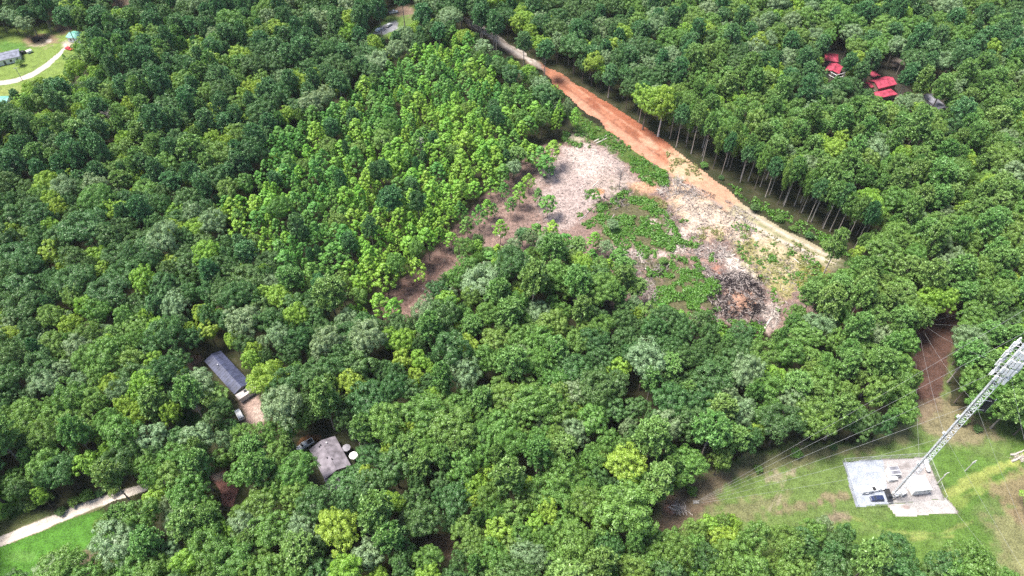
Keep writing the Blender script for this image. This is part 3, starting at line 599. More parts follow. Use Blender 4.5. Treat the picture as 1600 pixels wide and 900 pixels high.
# -- trees one can point to, placed first
SPECIAL = []
def sp_tree(px, py, mname, r, h, label, name=None, var=None):
    k_ = 1.3 if mname[0] == 'y' and py > 225 else 1.0; r *= k_; h *= k_ * .95
    p = at(px, py); t = put(p.x, p.y, mname, r, var, h, (label, name or {'b': 'broadleaf_tree', 'p': 'pine_tree', 'y': 'young_tree'}[mname[0]])); return t
for a in [
    (1028, 213, 'bl_lime', 5.8, 29, 'tall lime green tree with a bare white trunk beside the red clay road', None, 2),
    (1004, 203, 'bl_lime', 6.2, 26, 'lime green tree just left of the white-trunked tree beside the clay road', None, 0),
    (868, 214, 'yg_lime', 2.9, 17, 'slender bright green tree at the plantation corner, nearest the red clay road', None, 0),
    (897, 208, 'yg_lime', 2.6, 15, 'bright green slim tree at the plantation corner beside the grass verge', None, 1),
    (872, 206, 'yg_lime', 2.4, 19, 'tallest slender tree on the plantation corner left of the clay road', None, 2),
    (831, 262, 'yg_lime', 3.0, 10.8, 'lime green young tree at the left of the small clump on pale soil', None, 0),
    (843, 268, 'yg_green', 3.5, 11.4, 'dark green young tree at the front of the clump on pale soil', None, 2),
    (862, 262, 'yg_lime', 3.2, 12.0, 'bright young tree at the back right of the clump on pale soil', None, 1),
    (852, 280, 'yg_green', 3.4, 10.8, 'green young tree at the front right of the clump on pale soil', None, 0),
    (812, 325, 'yg_lime', 2.6, 11.4, 'lone lime green young tree standing tallest on the bare mauve soil', None, 0),
    (798, 340, 'yg_green', 1.9, 9.0, 'small green sapling left below the lone lime tree on bare soil', None, 1),
    (782, 382, 'yg_lime', 2.4, 10.8, 'bright lime sapling lowest of those on the bare mauve soil', None, 1),
    (772, 342, 'yg_green', 1.5, 7.2, 'smallest dark sapling midway along the bare mauve soil', None, 0),
    (749, 360, 'yg_green', 2.4, 11.4, 'round-headed green sapling in front of the plantation edge on bare soil', None, 2),
    (731, 372, 'yg_green', 2.3, 9.6, 'lone dark green sapling nearest the middle of the bare soil strip', None, 0),
    (742, 318, 'yg_lime', 2.6, 9.6, 'bright sapling just outside the plantation edge above bare soil', None, 1),
    (767, 310, 'yg_lime', 2.4, 9.6, 'bright sapling at the plantation edge right of its twin', None, 2),
    (855, 340, 'yg_green', 3.0, 9.6, 'thin-crowned young tree on pale soil at the right of the sapling row', None, 1),
    (838, 388, 'yg_green', 3.4, 11, 'broad young tree at the upper edge of the near wood by bare soil', None, 2),
    (816, 386, 'pine_dark', 2.8, 10, 'dark round young pine at the upper edge of the near wood', None, 1),
    (862, 380, 'yg_lime', 2.7, 10, 'lime-topped young tree at the upper edge of the near wood', None, 0),
    (945, 402, 'bl_pale', 2.6, 9, 'small pale tree at the left margin of the bramble patch', None, 1),
    (955, 362, 'bl_pale', 2.4, 6.5, 'low pale green bush tree in the middle of the clearing', None, 0),
    (990, 476, 'pine_light', 3.6, 13, 'thin pine standing alone on the brown slope below the clearing', None, 2),
    (620, 510, 'yg_lime', 2.8, 12, 'bright lime tree at the lower end of the bare soil strip', None, 1),
    (598, 500, 'yg_lime', 2.8, 12, 'bright lime tree left of the lower end of the bare strip', None, 0),
    (655, 445, 'yg_lime', 2.6, 12, 'lime tree on the left margin of the bare soil strip', None, 2),
    (1122, 870, 'bl_lime', 4.2, 15, 'bright green tree at the near margin of the tower field', None, 1),
    (98, 905, 'bl_pale', 4.4, 9, 'grey-green spreading tree on the lawn in the bottom left corner', None, 3),
    (345, 640, 'bl_mid', 4.6, 11, 'round green tree standing in front of the blue-roofed house', None, 0),
    (1332, 140, 'bl_mid', 5.0, 16, 'tall green tree between the two red-roofed houses', None, 2),
    (1428, 160, 'bl_lime', 4.2, 12, 'yellow-green tree between the red roof and the grey roof', None, 0),
    (1430, 110, 'pine_light', 3.0, 20, 'tall thin pine behind the yellow-green tree near the red roofs', None, 2),
    (1600, 790, 'bl_lime', 3.0, 8, 'bright green tree cut by the right edge beside red soil', None, 1),
    (553, 776, 'bl_dark', 5.4, 12, 'dark green tree leaning over the end of the purple-grey roof', None, 1),
    (1175, 268, 'bl_pale', 3.8, 15, 'pale tree with thin trunk at the wood edge right of the road', None, 2),
    (1133, 255, 'bl_pale', 4.6, 17, 'broad grey-green tree at the wood edge beside the tan road', None, 3),
    (104, 97, "yg_green", 1.2, 5, 'small dark bush tree alone on the far lawn beside the drive', None, 0),
]: sp_tree(*a)
# thin trees straggling over the margin between the bare strip and the near wood
for i, (px, py) in enumerate([(735, 432), (760, 424), (782, 422), (800, 414), (770, 436), (880, 398), (905, 405), (925, 395), (890, 415), (918, 428), (960, 430), (975, 445), (945, 440), (985, 500), (1030, 508), (1060, 515), (810, 268), (822, 255), (800, 285), (786, 300), (720, 352)]):
    p = at(px + rng.uniform(-4, 4), py + rng.uniform(-3, 3)); put(p.x, p.y, ['yg_green', 'pine_light', 'yg_lime', 'bl_pale', 'yg_green'][i % 5], rng.uniform(2.7, 4.2), 2 if i % 5 in (1, 3) else i % 3, rng.uniform(10, 15))
for i, (px, py) in enumerate([(762, 344), (788, 320), (826, 300), (840, 322), (706, 392)]):
    p = at(px, py); put(p.x, p.y, ['yg_lime', 'yg_green'][i % 2], rng.uniform(2.2, 3.0), i % 3, rng.uniform(10, 13.5))
# the row of tall bare-trunked pines along the right side of the road
for i in range(34):
    t = (i + .5) / 34; px, py = (1046 + 290 * t, 210 + 186 * t + (10 if t < .3 else 0)); p = at(px + rng.uniform(-5, 5), py + rng.uniform(-12, 4))
    put(p.x, p.y, ['pine_light', 'pine_dark', 'pine_light', 'bl_mid'][i % 4], rng.uniform(2.5, 3.4), 2, rng.uniform(19, 26))
scatter(420, .80, 1.28, 4)
scatter(52000, .68, 1.0, 5)
scatter(30000, .62, .62, 6)
nfar = len(trees)

# ------------------------------------------------------------------ link the trees: individuals with trunk and crown, the rest as one stand per kind
LANDMARK = [('the white mobile home', 10, 95), ('the curving far drive', 60, 112), ('the teal-roofed shed', 116, 55), ("the top yard", 612, 30), ("the road's far end", 740, 46),
    ("the red clay road", 930, 170), ("the white-trunked tree", 1020, 150), ('the porch-fronted red roof', 1300, 100), ('the wide red roof', 1380, 130), ('the narrow grey roof', 1456, 156),
    ("the leafless grey tree", 965, 255), ('the burnt brush pile', 1150, 468), ('the bramble patch', 1010, 360), ("the road's rutted end", 1300, 402), ('the red-brown track', 1455, 560),
    ('the white antennas', 1575, 570), ('the tower compound', 1395, 755), ('the left guy anchor', 1062, 790), ("the field's near edge", 1300, 815), ('the purple-grey roof', 510, 715), ('the blue roof', 350, 580),
    ("the white car", 374, 650), ('the pale lane', 120, 795), ('the bottom left lawn', 60, 865), ('the red soil patch', 352, 763), ("the bare strip end", 610, 480), ("the lone saplings", 750, 345),
    ("the brown hollow", 1340, 505), ("the small brown gap", 692, 856), ('the garden parasols', 547, 705), ("the left edge halfway up", 5, 420), ('the bottom edge at centre', 800, 890),
    ("the right edge halfway up", 1595, 400), ('the left edge near the top', 5, 240), ('the bottom right corner', 1590, 890), ('the top edge at centre', 900, 8), ('the top right corner', 1592, 8), ('the dead purple-grey crown', 190, 198), ('the plantation middle', 600, 250), ('the plantation lower left', 470, 380), ('the plantation top', 690, 110), ('the dense wood at centre', 800, 620)]
CNAME = {'bl_mid': 'mid-green', 'bl_dark': 'dark green', 'bl_lime': 'yellow-green', 'bl_pale': 'pale grey-green', 'pine_dark': 'blue-green', 'pine_light': 'fresh green', 'yg_lime': 'lime green', 'yg_green': 'deep green'}
KNAME = {'broadleaf': ('broadleaf_tree', 'broadleaf tree', 'broadleaf trees of the wood'), 'pine': ('pine_tree', 'pine tree', 'pines of the wood'), 'young': ('young_tree', 'young tree', 'young trees of the plantation')}
DIRS = ['right of', 'above right of', 'above', 'above left of', 'left of', 'below left of', 'below', 'below right of']
ORD = ['nearest', 'second nearest', 'third nearest', 'fourth nearest', 'fifth nearest', 'sixth nearest', 'seventh nearest', 'eighth nearest', 'ninth nearest', 'tenth nearest', 'eleventh nearest', 'twelfth nearest']
for t in trees:
    v = VAR[t['key']]; t['kind'] = v['kind']; t['cz'] = v['zc'] / v['H'] * t['h']
    px, py, dep = proj(t['x'], t['y'], t['cz']); t['px'], t['py'] = px, py; t['size'] = t['r'] / dep * FPX
    m = t['size'] * .5; t['in'] = (-m < px < 1600 + m) and (-m < py < 900 + m)
single = []
for kind in ('broadleaf', 'pine', 'young'):
    ts = sorted([t for t in trees if t['kind'] == kind and t['in']], key=lambda t: (t['special'] is None, -t['size']))
    single += ts[:295]
sset = set(id(t) for t in single)
used_labels = {}
def tree_label(t):
    if t['special']: return t['special'][0]
    best = min(LANDMARK, key=lambda l: math.hypot(l[1] - t['px'], l[2] - t['py'])); dx, dy = t['px'] - best[1], best[2] - t['py']
    d = math.hypot(dx, dy); t['ld'] = d; dn = 'just ' if d < 55 else ('' if d < 110 else 'well ')
    k = DIRS[int(((math.degrees(math.atan2(dy, dx)) + 382.5) % 360) // 45)]
    rk = {'broadleaf': (4.4, 5.6), 'pine': (3.6, 4.5), 'young': (2.3, 2.9)}[t['kind']]
    sz = 'small' if t['r'] < rk[0] else ('large' if t['r'] > rk[1] else 'medium')
    return '%s %s %s %s%s %s' % (sz, CNAME[t['sp']], KNAME[t['kind']][1], dn, k, best[0])
ref = {}
for t in single: t['label'] = tree_label(t); used_labels.setdefault(t['label'], []).append(t)
for lb, ts in used_labels.items():
    if len(ts) > 1:
        for q, t in enumerate(sorted(ts, key=lambda t: t['ld'])): t['label'] = lb + ', ' + ORD[min(q, 11)]
for t in sorted(single, key=lambda t: -t['size']):
    v = VAR[t['key']]; nm, cat, grp = KNAME[t['kind']]; lb = t['label']
    root = empty(nm if not t['special'] else t['special'][1], (t['x'], t['y'], 0), t['rot'], lb, cat, grp)
    s = t['r'] / v['R']; sc = (s * t['ex'], s / t['ex'], t['h'] / v['H'])
    c = link('crown', v['crown'], None, root); c.scale = sc
    k = link('trunk', v['trunk'], None, root); k.scale = sc
    if lb.startswith('tall lime'): k.data = k.data.copy(); k.data.materials.clear(); k.data.materials.append(M['bark_white']); k.scale = (sc[0] * 1.5, sc[1] * 1.5, sc[2]); continue
    ref.setdefault(t['key'], (c, k))
for key, v in VAR.items():                      # make sure every crown shape stands somewhere as a real tree
    if key in ref: continue
    c_ = [t for t in trees if t['key'] == key and id(t) not in sset]
    if c_:
        alt = [k for k in ref if VAR[k]['kind'] == v['kind'] and VAR[k]['mat'] == v['mat']] or [k for k in ref if VAR[k]['kind'] == v['kind']]
        for t in c_: t['key'] = alt[0]
def stand(name, label, cat, pts):
    me = bpy.data.meshes.new(name); me.from_pydata([(t['x'], t['y'], 0) for t in pts], [], [])
    keys = sorted(set(t['key'] for t in pts)); ki = {k: i for i, k in enumerate(keys)}
    a = me.attributes.new('vi', 'INT', 'POINT'); a.data.foreach_set('value', [ki[t['key']] for t in pts])
    a = me.attributes.new('rot', 'FLOAT_VECTOR', 'POINT'); a.data.foreach_set('vector', np.array([(0, 0, t['rot']) for t in pts], np.float32).reshape(-1))
    a = me.attributes.new('scl', 'FLOAT_VECTOR', 'POINT'); a.data.foreach_set('vector', np.array([(t['r'] / VAR[t['key']]['R'] * t['ex'], t['r'] / VAR[t['key']]['R'] / t['ex'], t['h'] / VAR[t['key']]['H']) for t in pts], np.float32).reshape(-1))
    o = link(name, me); tag(o, label, cat, kind='stuff')
    ng = bpy.data.node_groups.new(name, 'GeometryNodeTree')
    ng.interface.new_socket('Geometry', in_out='INPUT', socket_type='NodeSocketGeometry'); ng.interface.new_socket('Geometry', in_out='OUTPUT', socket_type='NodeSocketGeometry')
    gi = ng.nodes.new('NodeGroupInput'); go = ng.nodes.new('NodeGroupOutput'); L = ng.links
    jall = ng.nodes.new('GeometryNodeJoinGeometry'); L.new(jall.outputs[0], go.inputs[0])
    def named(n, ty):
        q = ng.nodes.new('GeometryNodeInputNamedAttribute'); q.data_type = ty; q.inputs[0].default_value = n; return [s for s in q.outputs if s.enabled][0]
    vi, ro, scl = named('vi', 'INT'), named('rot', 'FLOAT_VECTOR'), named('scl', 'FLOAT_VECTOR')
    e2r = ng.nodes.new('FunctionNodeEulerToRotation'); L.new(ro, e2r.inputs[0])
    for key in keys:
        j = ng.nodes.new('GeometryNodeJoinGeometry')
        for ob in ref[key]:
            oi = ng.nodes.new('GeometryNodeObjectInfo'); oi.inputs['Object'].default_value = ob; oi.transform_space = 'ORIGINAL'; L.new(oi.outputs['Geometry'], j.inputs[0])
        g2 = ng.nodes.new('GeometryNodeGeometryToInstance'); L.new(j.outputs[0], g2.inputs[0])
        cmp_ = ng.nodes.new('FunctionNodeCompare'); cmp_.data_type = 'INT'; cmp_.operation = 'EQUAL'
        ci = [s for s in cmp_.inputs if s.enabled]; L.new(vi, ci[0]); ci[1].default_value = ki[key]
        ip = ng.nodes.new('GeometryNodeInstanceOnPoints'); L.new(gi.outputs[0], ip.inputs['Points']); L.new(cmp_.outputs[0], ip.inputs['Selection']); L.new(g2.outputs[0], ip.inputs['Instance'])
        L.new(e2r.outputs[0], ip.inputs['Rotation']); L.new(scl, ip.inputs['Scale']); L.new(ip.outputs[0], jall.inputs[0])
    md = o.modifiers.new('stand', 'NODES'); md.node_group = ng; return o
rest = [t for t in trees if id(t) not in sset]
for kind, nm, lb, cat in (('broadleaf', 'far_woodland', 'mass of broadleaf crowns of the wood filling the distance and gaps', 'woodland'), ('pine', 'far_pinewood', 'mass of pine crowns among the wood in the distance', 'woodland'), ('young', 'plantation_stand', 'mass of young plantation trees behind the bare soil strip', 'plantation')):
    stand(nm, lb, cat, [t for t in rest if t['kind'] == kind])
print('TREES', len(trees), 'single', len(single), {k: sum(t['kind'] == k for t in trees) for k in KNAME}, 'labels', len(used_labels))

# ------------------------------------------------------------------ buildings
def rel(root, p): return Vector(p) - root.location
RM = {}
def roofmat(name, c, rough=.75, spec=.3): RM[name] = plain(name, c, rough, var=.34, scale=.55, spec=spec); return RM[name]
roofmat('shingle_purple', (.185, .165, .19), .9); roofmat('metal_blue', (.048, .055, .10), .5); roofmat('metal_red', (.36, .05, .085), .55); roofmat('metal_grey', (.20, .20, .23), .6)
roofmat('metal_teal', (.16, .42, .35), .45); roofmat('roof_slate', (.17, .18, .23), .8); roofmat('porch_grey', (.40, .36, .35), .7)
M['siding_white'] = plain('white_siding', (.76, .75, .74), .7, var=.06); M['siding_tan'] = plain('tan_siding', (.42, .36, .30), .8, var=.12); M['siding_brown'] = plain('brown_siding', (.20, .14, .10), .85, var=.15); M['door'] = plain('door_paint', (.10, .09, .09), .6)
def block(root, A, B, C, ze, rise, roof, wall, ridge='L', over=.35, windows=2, door=False, z0=0.0):
    """one roofed block of a house; A-B and A-C are two eaves as seen in the photograph, ze the eave height"""
    o = at(*A, ze); u = at(*B, ze) - o; w = at(*C, ze) - o; u.z = w.z = 0
    ux = u.normalized(); wx = Vector((-ux.y, ux.x, 0)); sw = 1 if w.dot(wx) > 0 else -1
    wx = wx * sw; L, W = u.length, abs(w.dot(wx)); o.z = 0
    P = lambda a, b, z: rel(root, o + ux * a + wx * b + Vector((0, 0, z)))
    ins = over
    corners = [(ins, ins), (L - ins, ins), (L - ins, W - ins), (ins, W - ins)]
    top = ze - .05
    for k in range(4):
        (a0, b0), (a1, b1) = corners[k], corners[(k + 1) % 4]; mb = MB(); th = .12
        n = Vector((b1 - b0, -(a1 - a0), 0)).normalized()
        poly = [(a0, b0, z0 - .1), (a1, b1, z0 - .1), (a1, b1, top), (a0, b0, top)]
        gable = (ridge == 'L' and k in (1, 3)) or (ridge == 'W' and k in (0, 2))
        if gable: poly.insert(3, ((a0 + a1) / 2, (b0 + b1) / 2, top + rise * .93))
        m = len(poly); front = [P(*q) for q in poly]; back = [P(q[0] - n.x * th, q[1] - n.y * th, q[2]) for q in poly]
        mb.add(front + back, [tuple(range(m)), tuple(range(2 * m - 1, m - 1, -1))] + [(i, (i + 1) % m, m + (i + 1) % m, m + i) for i in range(m)])
        wo_ = mb.build('wall', wall, root)
        nworld = (ux * n.x + wx * n.y)
        ln = math.hypot(a1 - a0, b1 - b0)
        if nworld.y < .1 and ln > 2.4 and windows:
            nw = max(1, min(windows + (1 if ln > 9 else 0), int(ln / 2.2)))
            for j in range(nw + (1 if door and k == 0 else 0)):
                f = (j + .5) / (nw + (1 if door and k == 0 else 0)); ca, cb = a0 + (a1 - a0) * f, b0 + (b1 - b0) * f; ta, tb = (a1 - a0) / ln, (b1 - b0) / ln
                isd = door and k == 0 and j == nw // 2
                hw, zb, zt = (.5, z0 + .05, z0 + 2.1) if isd else (.55, z0 + .95, z0 + 2.15)
                def pane(nm, hw, zb, zt, off, th2, mt, par):
                    q = MB(); pts = [(ca - ta * hw, cb - tb * hw, zb), (ca + ta * hw, cb + tb * hw, zb), (ca + ta * hw, cb + tb * hw, zt), (ca - ta * hw, cb - tb * hw, zt)]
                    fr = [P(x + n.x * (off + th2), y + n.y * (off + th2), z) for x, y, z in pts]; bk = [P(x + n.x * off, y + n.y * off, z) for x, y, z in pts]
                    q.add(fr + bk, [(0, 1, 2, 3), (7, 6, 5, 4)] + [(i, (i + 1) % 4, 4 + (i + 1) % 4, 4 + i) for i in range(4)]); return q.build(nm, mt, par)
                if isd:
                    d_ = pane('door', hw, zb, zt, .003, .05, M['door'], root); hq = MB().box(P(ca + ta * .35 + n.x * .08, cb + tb * .35 + n.y * .08, z0 + 1.0), (.08, .08, .08)); hq.build('handle', M['galv'], d_)
                else:
                    w_ = pane('window', hw + .08, zb - .08, zt + .08, .003, .04, M['siding_white'], root); pane('pane', hw, zb, zt, .045, .012, M['glass'], w_)
    t = .14
    def slab(nm, q):
        mb = MB(); m = len(q); up = [P(*p) for p in q]; dn = [P(p[0], p[1], p[2] - t) for p in q]
        mb.add(up + dn, [tuple(range(m)), tuple(range(2 * m - 1, m - 1, -1))] + [(i, (i + 1) % m, m + (i + 1) % m, m + i) for i in range(m)]); return mb.build(nm, roof, root)
    if ridge == 'L':
        r1 = slab('roof_slope', [(0, 0, ze), (L, 0, ze), (L, W / 2 - .003, ze + rise), (0, W / 2 - .003, ze + rise)]); slab('roof_slope', [(0, W / 2 + .003, ze + rise), (L, W / 2 + .003, ze + rise), (L, W, ze), (0, W, ze)])
        MB().tube([P(0, W / 2, ze + rise + .02), P(L, W / 2, ze + rise + .02)], .09, 5).build('ridge_cap', roof, root)
    if ridge == 'W':
        r1 = slab('roof_slope', [(0, 0, ze), (L / 2 - .003, 0, ze + rise), (L / 2 - .003, W, ze + rise), (0, W, ze)]); slab('roof_slope', [(L / 2 + .003, 0, ze + rise), (L, 0, ze), (L, W, ze), (L / 2 + .003, W, ze + rise)])
        MB().tube([P(L / 2, 0, ze + rise + .02), P(L / 2, W, ze + rise + .02)], .09, 5).build('ridge_cap', roof, root)
    if ridge in 'LW' and 'metal' in roof.name:
        Ls = L if ridge == 'L' else W; Ws = W if ridge == 'L' else L; F = (lambda a, b, z: P(a, b, z)) if ridge == 'L' else (lambda a, b, z: P(b, a, z))
        for k in range(1, int(Ls / 1.1)):
            for s in (0, 1): MB().tube([F(k * 1.1, s * Ws + (.05 if s == 0 else -.05), ze + .02), F(k * 1.1, Ws / 2, ze + rise + .02)], .035, 4).build('roof_seam', roof, r1)
    if ridge in 'LW': pass
    elif ridge == 'H':
        k = min(W / 2, L / 2 - .3); i0, i1 = (k, W / 2), (L - k, W / 2)
        r1 = slab('roof_slope', [(0, 0, ze), (L, 0, ze), (*i1, ze + rise), (*i0, ze + rise)]); slab('roof_slope', [(0, W, ze), (*i0, ze + rise), (*i1, ze + rise), (L, W, ze)])
        slab('roof_hip', [(0, 0, ze), (*i0, ze + rise), (0, W, ze)]); slab('roof_hip', [(L, 0, ze), (L, W, ze), (*i1, ze + rise)])
    else:                                                     # lean-to, high along B side
        r1 = slab('roof_slope', [(0, 0, ze), (L, 0, ze + rise), (L, W, ze + rise), (0, W, ze)])
    return P, L, W, r1
def house(name, px, label, cat='house'):
    p = at(*px); return empty(name, p, 0, label, cat)

h2 = house('shingled_house', (512, 728), 'purple-grey shingle-roofed house in the near wood with parasols behind')
P, L, W, r1 = block(h2, (483, 702), (507, 749), (524, 682), 3.0, 1.5, RM['shingle_purple'], M['siding_tan'], 'L', windows=3, door=True)
for a, b, dk in ((.12, .40, 1), (.14, .62, 0), (.55, .40, 1), (.66, .52, 1), (.14, .34, 1)):
    zz = 3.0 + 1.5 * (1 - abs(b - .5) * 2); MB().tube([P(a * L, b * W, zz - .1), P(a * L, b * W, zz + .45)], .2, 8).build('roof_vent', M['dark'] if dk else M['white'], r1)
block(h2, (506, 749), (515, 769), (526, 740), 2.5, .6, RM['shingle_purple'], M['siding_tan'], 'W', windows=0)
h1 = house('blue_roofed_house', (358, 592), 'long house with a slate-blue roof beside the pale dirt drive')
P, L, W, r1 = block(h1, (319, 564), (366, 616), (346, 549), 3.0, 1.1, RM['metal_blue'], M['siding_tan'], 'L', windows=2, door=True)
MB().tube([P(L * .3, W * .35, 3.5), P(L * .3, W * .35, 4.5)], .15, 8).build('roof_vent', M['galv'], r1)
P2, L2_, W2, r2 = block(h1, (366.5, 617), (373.5, 625), (396, 602), 2.6, .15, RM['porch_grey'], M['siding_white'], 'S', windows=0)
MB().box(P2(L2_ * .45, W2 * .5, 2.6 + .22), (.9, .9, .12), .6).build('roof_hatch', M['dark'], r2)

ra = house('red_roofed_cottage', (1300, 108), 'small red metal-roofed house with a white railed porch among trees')
block(ra, (1289, 94), (1310, 97), (1290, 82), 3.4, 1.2, RM['metal_red'], M['siding_brown'], 'H', windows=1)
block(ra, (1289, 110), (1311, 116), (1291, 97), 2.9, 1.1, RM['metal_red'], M['siding_brown'], 'W', windows=1, door=True)
for i, q in enumerate([(1290, 117), (1297, 121), (1304, 125), (1318, 121)]):
    b = at(*q); MB().tube([rel(ra, b + Vector((0, 0, -.2))), rel(ra, b + Vector((0, 0, 2.9)))], .14, 6).build('porch_post', M['white'], ra)
for q0, q1 in (((1290, 117), (1304, 125)), ((1304, 125), (1318, 121))):
    for z in (.95, 2.85):
        MB().tube([rel(ra, at(*q0) + Vector((0, 0, z))), rel(ra, at(*q1) + Vector((0, 0, z)))], .12, 5).build('porch_rail', M['white'], ra)
rb = house('red_roofed_house', (1382, 136), 'wide red metal-roofed house with several wings beside a grey-roofed building')
block(rb, (1373, 138.5), (1402, 131.5), (1368, 123), 4.6, 1.6, RM['metal_red'], M['siding_brown'], 'L', windows=2)
block(rb, (1361, 137), (1372.5, 134), (1357, 127.5), 3.6, .7, RM['metal_red'], M['siding_brown'], 'L', windows=1)
block(rb, (1365, 121), (1376, 118.5), (1363, 112.5), 4.0, .8, RM['metal_red'], M['siding_brown'], 'W', windows=0)
block(rb, (1373, 153.5), (1403, 147), (1369.5, 143), 2.9, 1.0, RM['metal_red'], M['siding_brown'], 'H', windows=2, door=True)
gb = house('grey_roofed_barn', (1455, 162), 'narrow grey metal-roofed outbuilding right of the red roofs', 'barn')
block(gb, (1441, 149), (1466, 171), (1450, 141), 3.2, .7, RM['metal_grey'], M['siding_white'], 'L', windows=2)
mh = house('mobile_home', (10, 100), 'white mobile home with a slate roof on the far lawn')
block(mh, (31, 88), (-32, 102), (27, 76.5), 3.0, .8, RM['roof_slate'], M['siding_white'], 'L', windows=4, door=True)
ts = house('teal_roofed_shed', (114, 60), 'teal metal-roofed shed half hidden by trees at the far drive end', 'shed')
block(ts, (102, 58), (124, 61), (103, 46.5), 3.0, .9, RM['metal_teal'], M['siding_white'], 'L', windows=2)
tb = house('teal_roofed_shelter', (0, 162), 'teal roof corner at the left edge below the far lawn', 'shed')
block(tb, (10, 161), (-26, 163), (6, 150), 3.0, .8, RM['metal_teal'], M['siding_white'], 'L', windows=2)

# ------------------------------------------------------------------ vehicles
PAINT = {k: plain('paint_' + k, c, .3, .0, var=.04, spec=.5) for k, c in {'white': (.68, .68, .69), 'pale': (.50, .58, .68), 'navy': (.02, .028, .07), 'black': (.02, .02, .025), 'red': (.55, .04, .05), 'silver': (.45, .46, .48)}.items()}
def ring(x, hw, z0, z1, ch=.12, tw=None):
    tw = tw if tw is not None else hw
    return [(x, -hw, z0), (x, hw, z0), (x, hw, z1 - ch), (x, tw - ch, z1), (x, -tw + ch, z1), (x, -hw, z1 - ch)]
def vehicle(name, label, tail, head, kind, paint, cat, scale=1.0, group=None):
    a, b = at(*tail), at(*head); mid = (a + b) / 2; rz = math.atan2(b.y - a.y, b.x - a.x)
    root = empty(name, mid, rz, label, cat, group); pm = PAINT[paint]; root.scale = (scale,) * 3
    L = {'pickup': 5.6, 'car': 4.6, 'suv': 4.8, 'van': 5.4}[kind]; h = L / 2; w = .95
    hood = {'pickup': 1.05, 'car': .88, 'suv': 1.05, 'van': 1.15}[kind]
    MB().loft([ring(-h, w * .92, .42, hood - .12), ring(-h + .12, w, .36, hood), ring(h - 1.3, w, .34, hood), ring(h - .35, w * .96, .36, hood - .08), ring(h, w * .86, .44, hood - .28)]).build('body', pm, root)
    c0, c1, top = {'pickup': (-.55, 1.35, 1.85), 'car': (-1.75, 1.15, 1.42), 'suv': (-2.3, 1.25, 1.75), 'van': (-2.6, 1.9, 2.1)}[kind]
    cab = MB().loft([ring(c0 - .05, w * .93, hood - .06, hood + .04, .02, w * .9), ring(c0 + .18, w * .9, hood - .06, top - .06, .12, w * .80), ring(c1 - .75, w * .9, hood - .06, top, .12, w * .80), ring(c1, w * .9, hood - .06, hood + .06, .03, w * .86)]).build('cab', pm, root)
    def pane(nm, q, mt=M['glass']):
        MB().add(q, [(0, 1, 2, 3)]).build(nm, mt, cab)
    z0, z1 = hood + .08, top - .14
    pane('windscreen', [(c1 + .012 - .10, -w * .76, z0 + .05), (c1 + .012 - .10, w * .76, z0 + .05), (c1 - .60, w * .66, z1 + .06), (c1 - .60, -w * .66, z1 + .06)])
    pane('rear_window', [(c0 + .00, w * .74, z0 + .05), (c0 + .00, -w * .74, z0 + .05), (c0 + .12, -w * .68, z1), (c0 + .12, w * .68, z1)])
    for s in (-1, 1):
        pane('side_window', [(c0 + .3, s * (w * .905 + .012), z0), (c1 - .35, s * (w * .905 + .012), z0), (c1 - .8, s * (w * .86 + .012), z1), (c0 + .35, s * (w * .86 + .012), z1)])
        MB().box((h - .16, s * w * .62, hood - .30), (.18, .34, .16)).build('headlight', M['lamp'], root)
        MB().box((-h + .03, s * w * .72, hood - .28), (.1, .22, .22)).build('tail_light', M['redlamp'], root)
        MB().box((c1 - .35, s * (w + .09), hood + .12), (.1, .18, .14)).build('wing_mirror', M['dark'], root)
        for x in (-h + 1.05, h - 1.0):
            wh = MB().tube([(x, s * (w - .20), .34), (x, s * (w + .03), .34)], .34, 12).build('wheel', M['dark'], root)
            MB().tube([(x, s * (w + .03), .34), (x, s * (w + .05), .34)], .19, 8).build('rim', M['galv'], wh)
    if kind == 'pickup':
        MB().box((-h + 1.08, 0, hood + .006), (1.95, 1.5, .02)).build('load_bed', M['dark'], root)
        for s in (-1, 1): MB().box((-h + 1.08, s * .86, hood + .05), (2.05, .12, .12)).build('bed_rail', pm, root)
        MB().box((-h + .1, 0, hood + .04), (.12, 1.6, .12)).build('tailgate', pm, root)
    return root
vehicle('pickup_truck', 'white pickup truck parked at the corner of the purple-grey roof', (487, 691), (468, 702.5), 'pickup', 'white', 'pickup truck')
vehicle('parked_car', 'white car on the dirt drive by the blue-roofed house', (379, 657), (371, 643), 'suv', 'white', 'car')
vehicle('parked_suv', 'dark blue car parked on the blue-grey tower pad', (1377, 780), (1361, 780.5), 'suv', 'navy', 'car', .82)
vehicle('service_pickup', 'black pickup truck at the foot of the tower', (1385.5, 770), (1390, 783), 'pickup', 'black', 'pickup truck', .8)
vehicle('service_truck', 'white truck with dark load bed hitched to the white trailer', (1363, 766), (1377, 763.5), 'pickup', 'white', 'pickup truck', .8)
vehicle('top_yard_pickup', 'white pickup parked in the gap at the top of the picture', (607, 22), (623, 19), 'pickup', 'white', 'pickup truck')
vehicle('top_yard_car', 'small pale car on the grey lot at the top gap', (604, 43), (612, 38), 'car', 'silver', 'car')
vehicle('lot_car', 'silver car on the lower side of the grey lot at the top', (588, 50), (595, 46), 'car', 'pale', 'car')
vehicle('red_car', 'red car at the end of the curving far drive', (103, 76), (114, 79), 'car', 'red', 'car')
vehicle('black_car', 'black car beside the end of the white mobile home', (30, 86), (43, 82), 'suv', 'black', 'car')
vehicle('shade_car', 'dark car under the trees above the far lawn', (53, 66), (64, 61), 'van', 'black', 'car')
